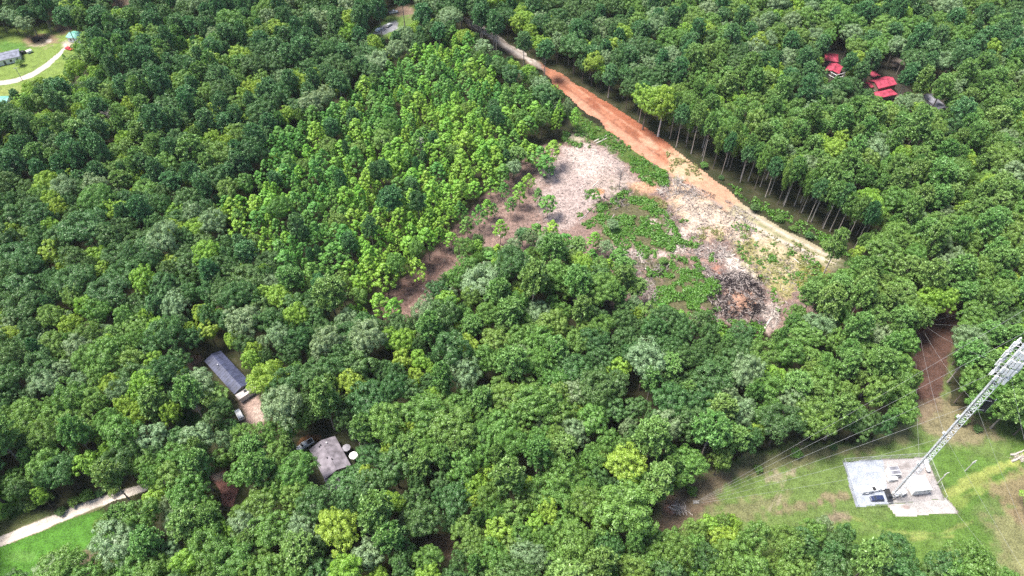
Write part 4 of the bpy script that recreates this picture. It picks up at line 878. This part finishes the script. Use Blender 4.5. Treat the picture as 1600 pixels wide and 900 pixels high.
def trailer(label, tail, head, W, H_, pm, name, cat):
    a, b = at(*tail), at(*head); L = (b - a).length; root = empty(name, (a + b) / 2, math.atan2(b.y - a.y, b.x - a.x), label, cat)
    MB().loft([ring(-L / 2, W / 2, .5, H_ - .05), ring(-L / 2 + .1, W / 2, .5, H_), ring(L / 2 - .3, W / 2, .5, H_), ring(L / 2, W / 2 * .85, .5, H_ - .3)]).build('body', pm, root)
    MB().tube([(L / 2, 0, .5), (L / 2 + .9, 0, .5)], .07, 5).build('drawbar', M['dark'], root)
    for s in (-1, 1):
        wh = MB().tube([(-.2, s * (W / 2 - .05), .35), (-.2, s * (W / 2 + .15), .35)], .35, 10).build('wheel', M['dark'], root)
        MB().tube([(-.2, s * (W / 2 + .15), .35), (-.2, s * (W / 2 + .17), .35)], .18, 8).build('rim', M['galv'], wh)
        MB().box((-.2, s * (W / 2 + .06), .78), (1.0, .3, .06)).build('mudguard', pm, root)
trailer('white box trailer on the blue-grey tower pad', (1344, 768.5), (1360, 766.5), 1.9, 1.9, PAINT['white'], 'box_trailer', 'trailer')
trailer('pale camper trailer beside the black car on the far lawn', (43, 84), (51, 81), 2.0, 1.6, PAINT['white'], 'small_trailer', 'trailer')

# ------------------------------------------------------------------ garden things by the near house
def parasol(px, r, mt, label):
    p = at(*px, 2.5); p.z = 0; root = empty('garden_parasol', p, .2, label, 'parasol', 'garden parasols')
    n = 8; ringv = [(r * math.cos(2 * math.pi * k / n), r * math.sin(2 * math.pi * k / n), 2.3) for k in range(n)]
    can = MB().add([(0, 0, 2.85)] + ringv + [(0, 0, 2.80)] + [(x, y, 2.27) for x, y, z in ringv], [(0, 1 + k, 1 + (k + 1) % n) for k in range(n)] + [(n + 1, n + 2 + (k + 1) % n, n + 2 + k) for k in range(n)] + [(1 + k, n + 2 + k, n + 2 + (k + 1) % n, 1 + (k + 1) % n) for k in range(n)]).build('canopy', mt, root)
    for k in range(n): MB().tube([(0, 0, 2.82), (r * math.cos(2 * math.pi * k / n), r * math.sin(2 * math.pi * k / n), 2.285)], .025, 4).build('rib', M['galv'], can)
    MB().tube([(0, 0, 0), (0, 0, 2.9)], .035, 6).build('pole', M['galv'], root); MB().tube([(0, 0, 0), (0, 0, .12)], .35, 10).build('base', M['concrete'], root)
parasol((541, 699), 1.35, plain('parasol_grey', (.22, .21, .24), .8), 'grey garden parasol beside the purple-grey roof')
parasol((552, 711), 1.4, M['white'], 'white garden parasol beside the purple-grey roof')
def table_set(px, label):
    p = at(*px); root = empty('picnic_bench', p, .45, label, 'bench')
    MB().box((0, 0, .74), (1.9, .75, .06)).build('table_top', M['white'], root)
    for s in (-1, 1):
        MB().box((0, s * .72, .44), (1.9, .28, .05)).build('seat', M['white'], root); MB().box((s * .7, 0, .37), (.08, 1.5, .08)).build('cross_beam', M['white'], root)
        for q in (-1, 1): MB().tube([(s * .7, q * .62, 0), (s * .7, q * .22, .71)], .045, 4).build('leg', M['white'], root)
table_set((558, 684), 'white picnic bench on the shaded garden behind the parasols')
p = at(566, 694); MB().loft([[(r_ * math.cos(t), r_ * math.sin(t), z) for t in [2 * math.pi * k / 20 for k in range(20)]] for r_, z in ((1.0, 0), (1.0, .35), (.82, .35), (.82, .03))], cap=False).build('fire_ring', M['concrete']); o = bpy.data.objects['fire_ring']; o.location = p; tag(o, 'round pale fire ring on the ground right of the picnic bench', 'fire ring')

# ------------------------------------------------------------------ the guyed lattice tower
TB = at(1393, 778); TH = 104.0; FW = 1.75
tower = empty('lattice_tower', TB, 0, 'tall guyed steel lattice tower with white antennas in the fenced compound', 'radio tower')
ta = [R(-58), R(62), R(182)]; rr_ = FW / math.sqrt(3)
legp = [Vector((rr_ * math.cos(a), rr_ * math.sin(a), 0)) for a in ta]
for q in legp:
    MB().tube([q * .25 + Vector((0, 0, .9)), q + Vector((0, 0, 3.0)), q + Vector((0, 0, TH))], .10, 5).build('leg', M['tower'], tower)
br = MB(); z = 3.0; step = 1.6; fl = 0
while z < TH - step:
    for i in range(3):
        a, b = legp[i], legp[(i + 1) % 3]
        br.tube([a + Vector((0, 0, z)), b + Vector((0, 0, z))], .065, 4, False)
        p0, p1 = (a, b) if fl % 2 else (b, a)
        br.tube([p0 + Vector((0, 0, z)), p1 + Vector((0, 0, z + step))], .06, 4, False)
    z += step; fl += 1
tag(br.build('bracing', M['tower'], tower), kind='stuff')
MB().box((0, 0, .45), (1.7, 1.7, .9), .3, .8).build('pier', M['concrete'], tower); MB().tube([(0, 0, .9), (0, 0, 1.1)], .3, 10).build('base_plate', M['galv'], tower)
lad = MB()                                                   # cable run up the left face
mid = (legp[2] + legp[0]) / 2 * 1.12; tn = (legp[0] - legp[2]).normalized()
for k in range(3):
    MB().tube([mid + tn * (k - 5) * .11 + Vector((0, 0, 2.2)), mid + tn * (k - 5) * .11 + Vector((0, 0, 72 + k))], .04, 5).build('feed_cable', M['galv'] if k == 1 else M['dark'], tower)
for z in np.arange(4, 72, 2.3): lad.box((mid.x, mid.y, z), (.75, .09, .09), math.atan2(tn.y, tn.x))
tag(lad.build('cable_clamp', M['galv'], tower), kind='stuff')
MB().tube([legp[1] * .6 + Vector((0, 0, 3)), legp[1] * .6 + Vector((0, 0, TH))], .05, 4).build('climbing_rail', M['white'], tower)
ANCH = {'L': at(1087, 785), 'B': at(1434, 502), 'R': at(1691, 1044)}; LV = [19.5, 35, 51, 66.5, 83, 99]
for nm, A in ANCH.items():
    d0 = (TB - A).normalized()
    leg = min(legp, key=lambda q: (q - (A - TB)).length)
    for k, h in enumerate(LV):
        off = Vector((-d0.y, d0.x, 0)) * (k - 2.5) * .28 + d0 * (k - 2.5) * .5
        p0 = A - TB + off + Vector((0, 0, .5)); p1 = leg + Vector((0, 0, h)); pts = []
        for i in range(13):
            t = i / 12; q = p0.lerp(p1, t); q.z -= 4 * .016 * (p1 - p0).length * t * (1 - t); pts.append(q)
        MB().tube(pts, .019, 4).build('guy_wire', M['wire'], tower)
    an = empty('guy_anchor', A, math.atan2(d0.y, d0.x), {'L': 'concrete guy anchor at the left tip of the tower field', 'B': 'concrete guy anchor on the red-brown track behind the tower', 'R': 'concrete guy anchor beyond the lower right corner of the field'}[nm], 'anchor', 'guy anchors')
    MB().box((0, 0, .18), (1.7, 1.0, .4)).build('concrete_block', M['concrete'], an)
    for k in range(3): MB().tube([((k - 1) * .7, (k - 1) * .3, .1), ((k - 1) * .7 + .35, (k - 1) * .3, .62)], .06, 5).build('anchor_rod', M['galv'], an)
# antenna arrays: triangular frames with panel antennas and radio units
for zc, nP, rad, hp in ((64, 3, 1.4, 2.0), (67.5, 4, 1.7, 2.4), (70.6, 4, 1.8, 2.4), (73.8, 4, 1.7, 2.4), (80, 3, 1.6, 2.2), (88, 3, 1.5, 2.0)):
    for s in range(3):
        a = R(2 + 120 * s); dirv = Vector((math.cos(a), math.sin(a), 0)); tv = Vector((-dirv.y, dirv.x, 0)); c = dirv * rad
        fr = MB()
        for dz in (-.55, .55):
            fr.tube([c - tv * 1.5 + Vector((0, 0, zc + dz)), c + tv * 1.5 + Vector((0, 0, zc + dz))], .06, 5)
            for e in (-.5, .5): fr.tube([dirv * .6 + tv * e + Vector((0, 0, zc + dz)), c + tv * e * 2.4 + Vector((0, 0, zc + dz))], .055, 5)
        mf = fr.build('antenna_mount', M['galv'], tower)
        for k in range(nP):
            u = (k - (nP - 1) / 2) * (3.0 / nP); b = c + tv * u + dirv * .2
            MB().tube([b - dirv * .14 + Vector((0, 0, zc - hp / 2 - .15)), b - dirv * .14 + Vector((0, 0, zc + hp / 2 + .15))], .05, 5).build('mount_pipe', M['white'], mf)
            MB().box((b.x + dirv.x * .1, b.y + dirv.y * .1, zc + .25 * math.sin(k * 2.1 + s)), (.22, (.36, .62, .46)[(k + s) % 3], hp * (1, .8, .9)[(k + 2 * s) % 3]), a).build('panel_antenna', M['white'], tower)
            MB().box((b.x - dirv.x * .34, b.y - dirv.y * .34, zc - .2 + .3 * (k % 2)), (.3, .46, .8), a).build('radio_unit', M['white'], tower)
# side-mounted dark panel with its white pole
sv = Vector((.92, -.38, 0)).normalized()
MB().box((sv.x * 2.3, sv.y * 2.3, 52.5), (.16, 1.5, 5.4), math.atan2(sv.y, sv.x) + 1.2).build('dark_panel', M['dark'], tower)
MB().tube([sv * 3.1 + Vector((0, 0, 49.5)), sv * 3.1 + Vector((0, 0, 55.5))], .08, 6).build('side_pole', M['white'], tower)
for z in (50.5, 54.5): MB().tube([legp[0] + Vector((0, 0, z)), sv * 3.1 + Vector((0, 0, z))], .05, 5).build('side_arm', M['galv'], tower)
for z in (22, 38, 46): 
    q = legp[2] * 1.5; MB().box((q.x, q.y, z), (.5, .5, .6), .4).build('junction_box', M['white'], tower)

# ------------------------------------------------------------------ compound
def cabinet(px, size, rz, label, roof=None, name='equipment_cabinet', vents=2, panels=0):
    p = at(*px); p.z = .03; root = empty(name, p, rz, label, 'cabinet', 'compound equipment'); l, w, h = size
    MB().box((0, 0, .09), (l + .5, w + .5, .16)).build('plinth', M['concrete'], root)
    MB().box((0, 0, .17 + h / 2), (l, w, h)).build('body', M['white'], root)
    r_ = MB().loft([[(-l / 2 - .1, -w / 2 - .1, h + .175), (l / 2 + .1, -w / 2 - .1, h + .175), (l / 2 + .1, w / 2 + .1, h + .175), (-l / 2 - .1, w / 2 + .1, h + .175)], [(-l / 2 + .05, -w / 2 + .05, h + .34), (l / 2 - .05, -w / 2 + .05, h + .34), (l / 2 - .05, w / 2 - .05, h + .34), (-l / 2 + .05, w / 2 - .05, h + .34)]]).build('roof', roof or M['white'], root)
    for k in range(panels): MB().box((0, (k - (panels - 1) / 2) * w / panels, h + .40), (l * .9, w / panels * .86, .08)).build('roof_panel', RM['metal_grey'], r_)
    d = MB().box((-l * .2, -w / 2 - .03, .2 + min(2.0, h * .85) / 2), (min(.95, l * .4), .05, min(2.0, h * .85))).build('door', M['siding_white'], root); MB().box((-l * .2 + .3, -w / 2 - .08, .2 + min(2.0, h * .85) / 2), (.06, .06, .2)).build('handle', M['dark'], d)
    for k in range(vents): MB().box((l * (.12 + .22 * k), -w / 2 - .03, .17 + h * .7), (.5 * min(1, l / 3), .05, .35)).build('vent', M['dark'], root)
    return root
u_ = at(1447, 713) - at(1316, 722); CR = math.atan2(u_.y, u_.x)
cabinet((1431, 762), (5.2, 4.6, 2.8), CR + .03, 'large white equipment shelter right of the tower foot', name='equipment_shelter')
cabinet((1393, 741), (3.2, 2.6, 2.2), CR, 'white cabinet with dark roof panels behind the tower', name='generator_cabinet', panels=2)
cabinet((1390, 751), (1.5, .9, 1.3), CR, 'small white cabinet in front of the dark-panelled cabinet', vents=1)
cabinet((1397, 750), (1.0, .8, 1.1), CR, 'smaller white cabinet nearest the tower in its row', vents=0)
cabinet((1408, 772), (1.7, 1.4, 1.5), CR + .4, 'white cabinet just right of the tower foot', vents=1)
cabinet((1398, 773), (1.5, 1.4, 1.0), CR + .4, 'low white cabinet directly below the tower foot', vents=0)
cabinet((1419, 757), (1.0, 1.4, 1.7), CR, 'grey-white cabinet against the left wall of the big shelter', vents=1)
p = at(1446, 729); tank = empty('gas_tank', p, math.atan2(at(1449, 737).y - at(1444, 722).y, at(1449, 737).x - at(1444, 722).x), 'white propane tank along the right fence of the compound', 'gas tank')
MB().loft([[(x, r0 * math.cos(t), 1.0 + r0 * math.sin(t)) for t in [2 * math.pi * k / 12 for k in range(12)]] for x, r0 in ((-2.3, .1), (-2.2, .4), (-1.9, .58), (1.9, .58), (2.2, .4), (2.3, .1))]).build('vessel', M['white'], tank, True)
for x in (-1.3, 1.3): MB().box((x, 0, .24), (.25, .9, .46)).build('saddle', M['concrete'], tank)
MB().tube([(0, 0, 1.5), (0, 0, 1.8)], .18, 8).build('valve_cover', M['galv'], tank)
p = at(1406, 783.5); o = MB().box((0, 0, .14), (3.2, 1.0, .22)).build('concrete_slab', M['concrete']); o.location = p; o.rotation_euler.z = CR; tag(o, 'pale concrete slab on the gravel below the tower foot', 'slab')
ib = empty('cable_bridge', at(1402, 772), 0, 'steel cable bridge from the tower foot to the white shelter', 'cable bridge')
e0 = rel(ib, at(1396, 776)); e1 = rel(ib, at(1420, 764)); dv = (e1 - e0).normalized(); nv = Vector((-dv.y, dv.x, 0)) * .35
for s in (-1, 1): MB().tube([e0 + nv * s + Vector((0, 0, 2.9)), e1 + nv * s + Vector((0, 0, 2.9))], .05, 4).build('rail', M['galv'], ib)
for k in range(9): q = e0.lerp(e1, k / 8) + Vector((0, 0, 2.95)); MB().tube([q - nv, q + nv], .035, 4).build('rung', M['galv'], ib)
for k in (0.05, .5, .95): q = e0.lerp(e1, k); MB().tube([q, q + Vector((0, 0, 2.9))], .06, 5).build('post', M['galv'], ib)
# fence
M['link'] = plain('chain_link_wire', (.30, .30, .30), .6, .2, var=.1)
fence = empty('chain_link_fence', at(1395, 755), 0, 'chain-link fence around the tower compound', 'fence')
FC = [at(1316, 722), at(1447, 713), at(1475, 781), at(1395, 789.5), at(1338, 794)]
for i in range(5):
    if i == 2: continue                                       # open gate side
    a, b = rel(fence, FC[i]), rel(fence, FC[(i + 1) % 5]); ln = (b - a).length; n = max(2, int(ln / 3))
    for k in range(n + (1 if i in (1, 3) else 0)):
        q = a.lerp(b, k / n); MB().tube([q + Vector((0, 0, -.2)), q + Vector((0, 0, 2.4))], .05, 5).build('post', M['galv'], fence)
    MB().tube([a + Vector((0, 0, 2.3)), b + Vector((0, 0, 2.3))], .035, 4).build('top_rail', M['galv'], fence)
    net = MB(); d = (b - a).normalized(); m = int(ln / .5)
    for k in range(m):
        for s in (1, -1):
            x0 = k * .5; x1 = x0 + s * 2.2
            z0_, z1_ = .05, 2.25
            if x1 < 0: z1_ = .05 + x0; x1 = 0
            if x1 > ln: z1_ = .05 + (ln - x0); x1 = ln
            net.tube([a + d * x0 + Vector((0, 0, z0_)), a + d * x1 + Vector((0, 0, z1_))], .012, 3, False)
    tag(net.build('wire_mesh', M['link'], fence), kind='stuff')
M['polewood'] = plain('pole_wood', (.48, .46, .44), .85, var=.2)
def pole(px, h, label, cap=True, name='utility_pole', mt='polewood'):
    p = at(*px); root = empty(name, p, .4, label, 'pole')
    MB().tube([(0, 0, -.3), (0, 0, h)], [.17, .12], 8).build('shaft', M[mt], root)
    MB().box((0, 0, h - .5), (2.0, .12, .14)).build('cross_arm', M[mt], root)
    for x in (-.85, 0, .85): MB().tube([(x, 0, h - .43), (x, 0, h - .18)], .05, 6).build('insulator', M['white'], root)
    if cap: MB().tube([(.38, 0, h - 1.7), (.38, 0, h - .8)], .26, 10).build('transformer', M['white'], root)
pole((1463, 757), 7.5, 'pale utility pole at the right fence of the compound', False)
pole((1508, 736), 6.5, 'utility pole with white transformer on the green right of the compound')
pole((36, 127), 8, 'thin utility pole crossing the curving far drive', False)

# ------------------------------------------------------------------ clear-cut: logs, brush piles, branch litter, brambles
def log(px0, px1, r, mt, label, z=.2, name='fallen_log'):
    a, b = at(*px0), at(*px1); root = empty(name, (a + b) / 2, 0, label, 'log', 'logs in the clearing'); g_ = random.Random(int(px0[0] * 7 + px0[1]))
    r = r * 1.35; pts = [rel(root, a.lerp(b, t / 4)) + Vector((g_.uniform(-.2, .2), g_.uniform(-.2, .2), z + g_.uniform(0, .15))) for t in range(5)]
    MB().tube(pts, [r, r * .9, r * .8, r * .65, r * .45], 7).build('stem', mt, root)
    for k in range(3):
        q = pts[1 + k % 3]; MB().tube([q, q + Vector((g_.uniform(-1, 1), g_.uniform(-1, 1), g_.uniform(.2, .7)))], [r * .35, r * .12], 4).build('branch_stub', mt, root)
DW, CW = M['deadwood'], M['charwood']; M['palewood'] = plain('barkless_wood', (.52, .46, .41), .85, var=.3, scale=1.2)
for a in [((928, 222), (948, 212), .30, M['palewood'], 'pale felled log on the grass verge left of the clay road'), ((932, 225), (950, 216), .26, M['palewood'], 'second pale log lying close below the first on the verge'),
    ((926, 292), (937, 281), .2, M['palewood'], 'thin pale log on the mauve soil right of the leafless tree'), ((1008, 420), (1028, 434), .22, M['palewood'], 'long pale log across the lower bramble patch'), ((1078, 512), (1096, 489), .24, M['palewood'], 'pale log leaning by the wood edge below the brambles'),
    ((1148, 398), (1124, 404), .18, M['palewood'], 'pale stem on the debris above the burnt pile'), ((1140, 393), (1118, 401), .16, DW, 'grey stem crossing the debris above the burnt pile'), ((1155, 408), (1130, 396), .14, M['palewood'], 'thin pale stem on the heap above the burnt pile'),
    ((1015, 480), (1014, 462), .16, M['palewood'], 'pale upright snag log on the brown slope below the brambles'), ((912, 310), (925, 318), .15, DW, 'grey log on the debris left of the brambles'), ((905, 345), (930, 322), .18, DW, 'long grey log along the soil below the pale scrape'),
    ((960, 335), (950, 350), .14, DW, 'short grey log at the left edge of the brambles'), ((1240, 405), (1252, 414), .16, M['palewood'], 'pale stem lying in the yellow grass'), ((660, 450), (676, 462), .14, DW, 'grey log on the lower bare soil strip'), ((788, 372), (772, 366), .15, M['palewood'], 'pale stick bundle log by the lowest sapling'),
    ((1192, 518), (1212, 486), .34, M['palewood'], 'thick pale log at the lower right tip of the clearing'), ((1580, 722), (1602, 712), .28, M['palewood'], 'pale log at the right edge of the tower field'), ((1578, 712), (1600, 704), .24, M['palewood'], 'upper of two pale logs at the right field edge'),
    ((1058, 330), (1068, 322), .14, DW, 'grey stem in the pale debris above the brambles'), ((745, 390), (760, 384), .14, DW, 'grey branch log on bare soil near the wood edge')]: log(*a)
BRANCH = {}
def branch_mesh(k, mt, L=3.0, r=.12):
    key = (k, mt.name)
    if key not in BRANCH:
        g_ = random.Random(k); b = MB(); pts = [Vector((L * (t / 4 - .5), g_.uniform(-.15, .15) * L * .3, g_.uniform(-.1, .2))) for t in range(5)]
        b.tube(pts, [r, r * .85, r * .7, r * .5, r * .2], 5)
        for q in range(5):
            s = pts[1 + q % 4]; b.tube([s, s + Vector((g_.uniform(.2, .9), g_.choice((-1, 1)) * g_.uniform(.3, .9), g_.uniform(-.1, .6)))], [r * .4, r * .12], 3)
        BRANCH[key] = b.mesh('branch'); BRANCH[key].materials.append(mt)
    return BRANCH[key]
def brush_pile(cx, cy, rx, ry, n, hmax, mats, label, seed, hollow=0.0, L=(.7, 1.5)):
    g_ = random.Random(seed); c = at(cx, cy); root = empty('brush_pile', c, 0, label, 'brush pile', 'brush piles in the clearing')
    for k in range(n):
        a = g_.uniform(0, 6.283); q = math.sqrt(g_.uniform(hollow, 1)); p = at(cx + rx * q * math.cos(a), cy + ry * q * math.sin(a))
        o = link('branch', branch_mesh(g_.randrange(6), g_.choice(mats)), None, root); o.location = rel(root, p) + Vector((0, 0, .1 + g_.uniform(0, hmax) * (1 - q * .6)))
        o.rotation_euler = (g_.uniform(-.3, .3), g_.uniform(-.55, .55), g_.uniform(0, 6.283)); s = g_.uniform(*L); o.scale = (s, s, s)
brush_pile(1150, 468, 44, 34, 210, 2.0, [CW, CW, CW, DW], 'burnt brush pile of charred branches on orange clay', 1, .06, (.6, 1.7))
brush_pile(1155, 440, 40, 14, 90, 1.6, [CW, CW, DW], 'dark scorched branches heaped above the burnt pile', 5)
brush_pile(1112, 396, 34, 12, 90, 1.3, [DW, M['palewood'], DW], 'grey heap of dead branches above the burnt pile', 2)
brush_pile(1028, 422, 18, 10, 40, 1.2, [DW, CW], 'small grey branch heap inside the bramble patch', 3)
brush_pile(985, 405, 24, 14, 40, 1.0, [DW, M['palewood']], 'loose branch heap at the left of the brambles', 4)
brush_pile(1010, 460, 18, 16, 40, 1.2, [DW], 'grey branch heap on the brown slope by the wood', 6)
brush_pile(1060, 300, 34, 12, 70, 1.0, [DW, M['palewood']], 'pale branch heap between bramble patches beside the tan road', 7)
brush_pile(955, 318, 30, 10, 50, .9, [DW, CW], 'dark branch heap on pale soil right of the leafless tree', 8)
brush_pile(1205, 495, 12, 18, 40, 1.0, [M['palewood'], DW], 'pale branch heap at the lower right tip of the clearing', 9)
brush_pile(1062, 797, 12, 6, 26, .7, [DW, M['palewood']], 'small burnt heap beside the left guy anchor', 10)
brush_pile(1592, 716, 14, 6, 14, .5, [M['palewood'], DW], 'pale heap of sticks at the right edge of the field', 11)
# dead trees
for px, h, r_, mt, lb in [((967, 296), 11, 4.2, DW, 'leafless grey tree standing alone on the pale cleared soil'), ((1173, 503), 9, 3.6, CW, 'charred bare tree standing in the burnt brush pile'), ((668, 512), 12, 3.2, M['palewood'], 'bare pale dead tree at the lower end of the bare strip'),
    ((1056, 300), 8, 3.2, M['palewood'], 'dry leafless shrub tree beside the tan road'), ((190, 225), 18, 4.2, DW, 'dead purple-grey crown among the far left wood'), ((660, 260), 15, 2.2, M['palewood'], 'white dead tree inside the plantation'), ((1235, 505), 10, 2.8, DW, 'grey bare tree at the lower right wood edge')]:
    p = at(*px); root = empty('dead_tree', p, rng.uniform(0, 6), lb, 'dead tree', 'dead trees')
    tm = trunk_mesh(int(px[0]), h, .22, .95, 0, 1); tm.materials.append(mt); link('trunk', tm, None, root)
    cm = bare_crown_mesh(int(px[0]) + 1, h, r_); cm.materials.append(mt); link('crown', cm, None, root)
def ground_points(poly, n, seed, thr=None, fs=.25):
    g_ = np.random.default_rng(seed); c = [at(*q) for q in poly]
    X = g_.uniform(min(p.x for p in c), max(p.x for p in c), n * 3); Y = g_.uniform(min(p.y for p in c), max(p.y for p in c), n * 3)
    px, py, _ = proj(X, Y, 0.0); k = inpoly(px, py, poly)
    if thr is not None: k &= fbm(X * fs, Y * fs, seed) > thr
    return X[k][:n], Y[k][:n], g_
def brambles(name, label, patches, mt, size, hgt, cat='undergrowth'):
    Vs = []; cl = []
    for i, (poly, n, thr) in enumerate(patches):
        per = 16; X, Y, g_ = ground_points(poly, max(20, n // 9), 50 + i + len(name), thr); m = len(X); hh = hgt * (.25 + fbm(X * .22, Y * .22, 7) ** 2 * 1.9) * g_.uniform(.5, 1.15, m)
        C0 = np.stack([X, Y, hh * .25], 1); d = unit(g_.normal(size=(m, per, 3)) + np.array([0, 0, .9])); P_ = (C0[:, None, :] + d * (hh * g_.uniform(.55, .9, m))[:, None, None]).reshape(-1, 3); P_[:, 2] = np.maximum(P_[:, 2], .12)
        D = unit(d.reshape(-1, 3) + g_.normal(size=P_.shape) * .3); s = g_.uniform(*size, size=len(P_)); Vs.append(cards(P_, D, s, s * .7, g_)); cl.append(np.repeat(g_.uniform(0, 1, m), per))
    V = np.concatenate(Vs); C_ = np.concatenate(cl)
    o = link(name, quads_mesh(name, V, {'clump': C_, 'leaf': rng.uniform(0, 1, len(V))}), mt); tag(o, label, cat, kind='stuff')
brambles('bramble_thicket', 'low green bramble thicket over the cleared ground', [
    ([(935, 325), (975, 298), (1000, 300), (1040, 330), (1068, 378), (1035, 412), (985, 412), (945, 370)], 15000, .47), ([(1010, 415), (1080, 400), (1122, 440), (1128, 485), (1070, 505), (1020, 480)], 12000, .46),
    ([(985, 240), (1040, 268), (1045, 292), (1010, 290), (985, 270)], 3500, .40), ([(868, 160), (900, 175), (960, 212), (1010, 248), (1000, 262), (950, 232), (895, 205)], 5000, .47),
    ([(1060, 375), (1110, 385), (1120, 410), (1080, 408)], 1200, .5), ([(900, 335), (940, 320), (945, 350), (915, 360)], 1500, .45), ([(915, 298), (935, 296), (938, 312), (915, 312)], 500, .3), ([(880, 205), (930, 215), (920, 235), (880, 230)], 1200, .5),
    ([(1140, 345), (1230, 372), (1300, 412), (1260, 450), (1215, 490), (1190, 440), (1150, 395)], 4500, .57), ([(1135, 285), (1180, 308), (1300, 372), (1335, 405), (1300, 392), (1210, 345), (1150, 305)], 6000, .40),
    ([(1030, 335), (1075, 345), (1095, 400), (1050, 415)], 1500, .55), ([(1100, 500), (1200, 505), (1190, 540), (1110, 535)], 3000, .4), ([(920, 380), (990, 410), (1000, 470), (940, 450)], 2500, .45)], M['weed'], (.35, .8), 1.5)
brambles('dry_weeds', 'dry yellowish weeds scattered over the cleared ground', [
    ([(1140, 345), (1230, 372), (1310, 412), (1270, 450), (1215, 480), (1190, 440), (1150, 395)], 5000, .46), ([(1040, 235), (1090, 258), (1100, 285), (1050, 282)], 1800, .45), ([(1090, 355), (1130, 355), (1130, 378), (1090, 378)], 900, .35), ([(1000, 305), (1045, 310), (1040, 330), (1000, 326)], 900, .4),
    ([(1245, 400), (1305, 412), (1280, 452), (1240, 448)], 1800, .4)], M['drygrass'], (.3, .6), .9, 'weeds')
def litter(name, label, patches, mts):
    mb = MB(); g_ = random.Random(77); idx = []
    for i, (poly, n, lr) in enumerate(patches):
        X, Y, _ = ground_points(poly, n, 90 + i, .46, .22)
        for x, y in zip(X, Y):
            a = g_.uniform(0, 6.283); L = g_.uniform(*lr); z = g_.uniform(.05, .35); w = g_.uniform(.03, .08) * (1 + L * .3); dx, dy = math.cos(a), math.sin(a); tz = g_.uniform(-.12, .25) * L
            b = len(mb.f); px_, py_ = -dy * w, dx * w
            mb.add([(x - dx * L / 2 + px_, y - dy * L / 2 + py_, z), (x - dx * L / 2 - px_, y - dy * L / 2 - py_, z), (x - dx * L / 2, y - dy * L / 2, z + w * 1.8), (x + dx * L / 2, y + dy * L / 2, z + tz + w)], [(0, 1, 3), (1, 2, 3), (2, 0, 3)])
            m = g_.choice((0, 1, 1, 1, 2)); idx += [m] * 3
    me = bpy.data.meshes.new(name); me.from_pydata(mb.v, [], mb.f)
    for m in mts: me.materials.append(m)
    me.polygons.foreach_set('material_index', idx); o = link(name, me); tag(o, label, 'branch litter', kind='stuff')
litter('branch_litter', 'scattered sticks and broken branches over the clear-cut', [
    ([(835, 300), (870, 240), (905, 225), (955, 225), (985, 265), (975, 310), (900, 350), (850, 370)], 1700, (.4, 1.8)), ([(1030, 270), (1130, 310), (1190, 345), (1150, 400), (1190, 440), (1130, 440), (1050, 420), (1035, 330)], 5200, (.4, 2.0)),
    ([(1150, 345), (1300, 412), (1220, 500), (1190, 520), (1180, 440)], 2600, (.4, 1.8)), ([(570, 495), (700, 385), (800, 280), (860, 340), (720, 400), (640, 480)], 1400, (.3, 1.4)), ([(960, 380), (1020, 400), (1030, 490), (980, 470)], 1200, (.5, 2.2)),
    ([(1095, 415), (1200, 430), (1220, 510), (1120, 505)], 2400, (.5, 2.4))], [M['palewood'], DW, CW])
# low shrubs along lanes and wood margins
shr = [(95, 822), (118, 812), (140, 805), (160, 796), (180, 790), (60, 812), (40, 818), (20, 826), (75, 806), (1180, 330), (1215, 345), (1240, 360), (1262, 372), (1290, 388), (1100, 262), (1125, 280), (1035, 412), (1500, 660), (1530, 672), (1180, 735), (1240, 712), (1300, 700), (1080, 770), (30, 103)]
for i, (px, py) in enumerate(shr):
    p = at(px + rng.uniform(-4, 4), py + rng.uniform(-26, -18) if i < 9 else py); v = VAR[['bl_dark_0', 'bl_mid_1', 'bl_mid_3'][i % 3]]; root = empty('shrub', p, rng.uniform(0, 6), None, 'shrub', 'shrubs at the wood margins')
    nl = min(LANDMARK, key=lambda l: math.hypot(l[1] - px, l[2] - py)); root['label'] = 'low green shrub %s %s, %s from the left' % (('left of' if px < nl[1] else 'right of'), nl[0], ['first', 'second', 'third', 'fourth', 'fifth', 'sixth', 'seventh', 'eighth', 'ninth'][sum(1 for q in shr if q[0] < px and min(LANDMARK, key=lambda l: math.hypot(l[1] - q[0], l[2] - q[1])) is nl)])
    s = rng.uniform(.22, .38); c = link('crown', v['crown'], None, root); c.scale = (s, s, s * .8); c.location.z = -1.6; k = link('trunk', v['trunk'], None, root); k.scale = (s, s, s * .5)

# ------------------------------------------------------------------ summer haze
hz = MB().box((0, 0, 101), (6300, 6300, 205)).build('haze', None)
hm = bpy.data.materials.new('haze_air'); hm.use_nodes = True; ht = hm.node_tree; ht.nodes.clear()
ho = ht.nodes.new('ShaderNodeOutputMaterial'); hv = ht.nodes.new('ShaderNodeVolumePrincipled')
hv.inputs['Color'].default_value = (.80, .87, .95, 1); hv.inputs['Density'].default_value = .00003; ht.links.new(hv.outputs[0], ho.inputs['Volume'])
hz.data.materials.clear(); hz.data.materials.append(hm); tag(hz, 'thin bluish summer haze over the woods', 'haze', kind='stuff')
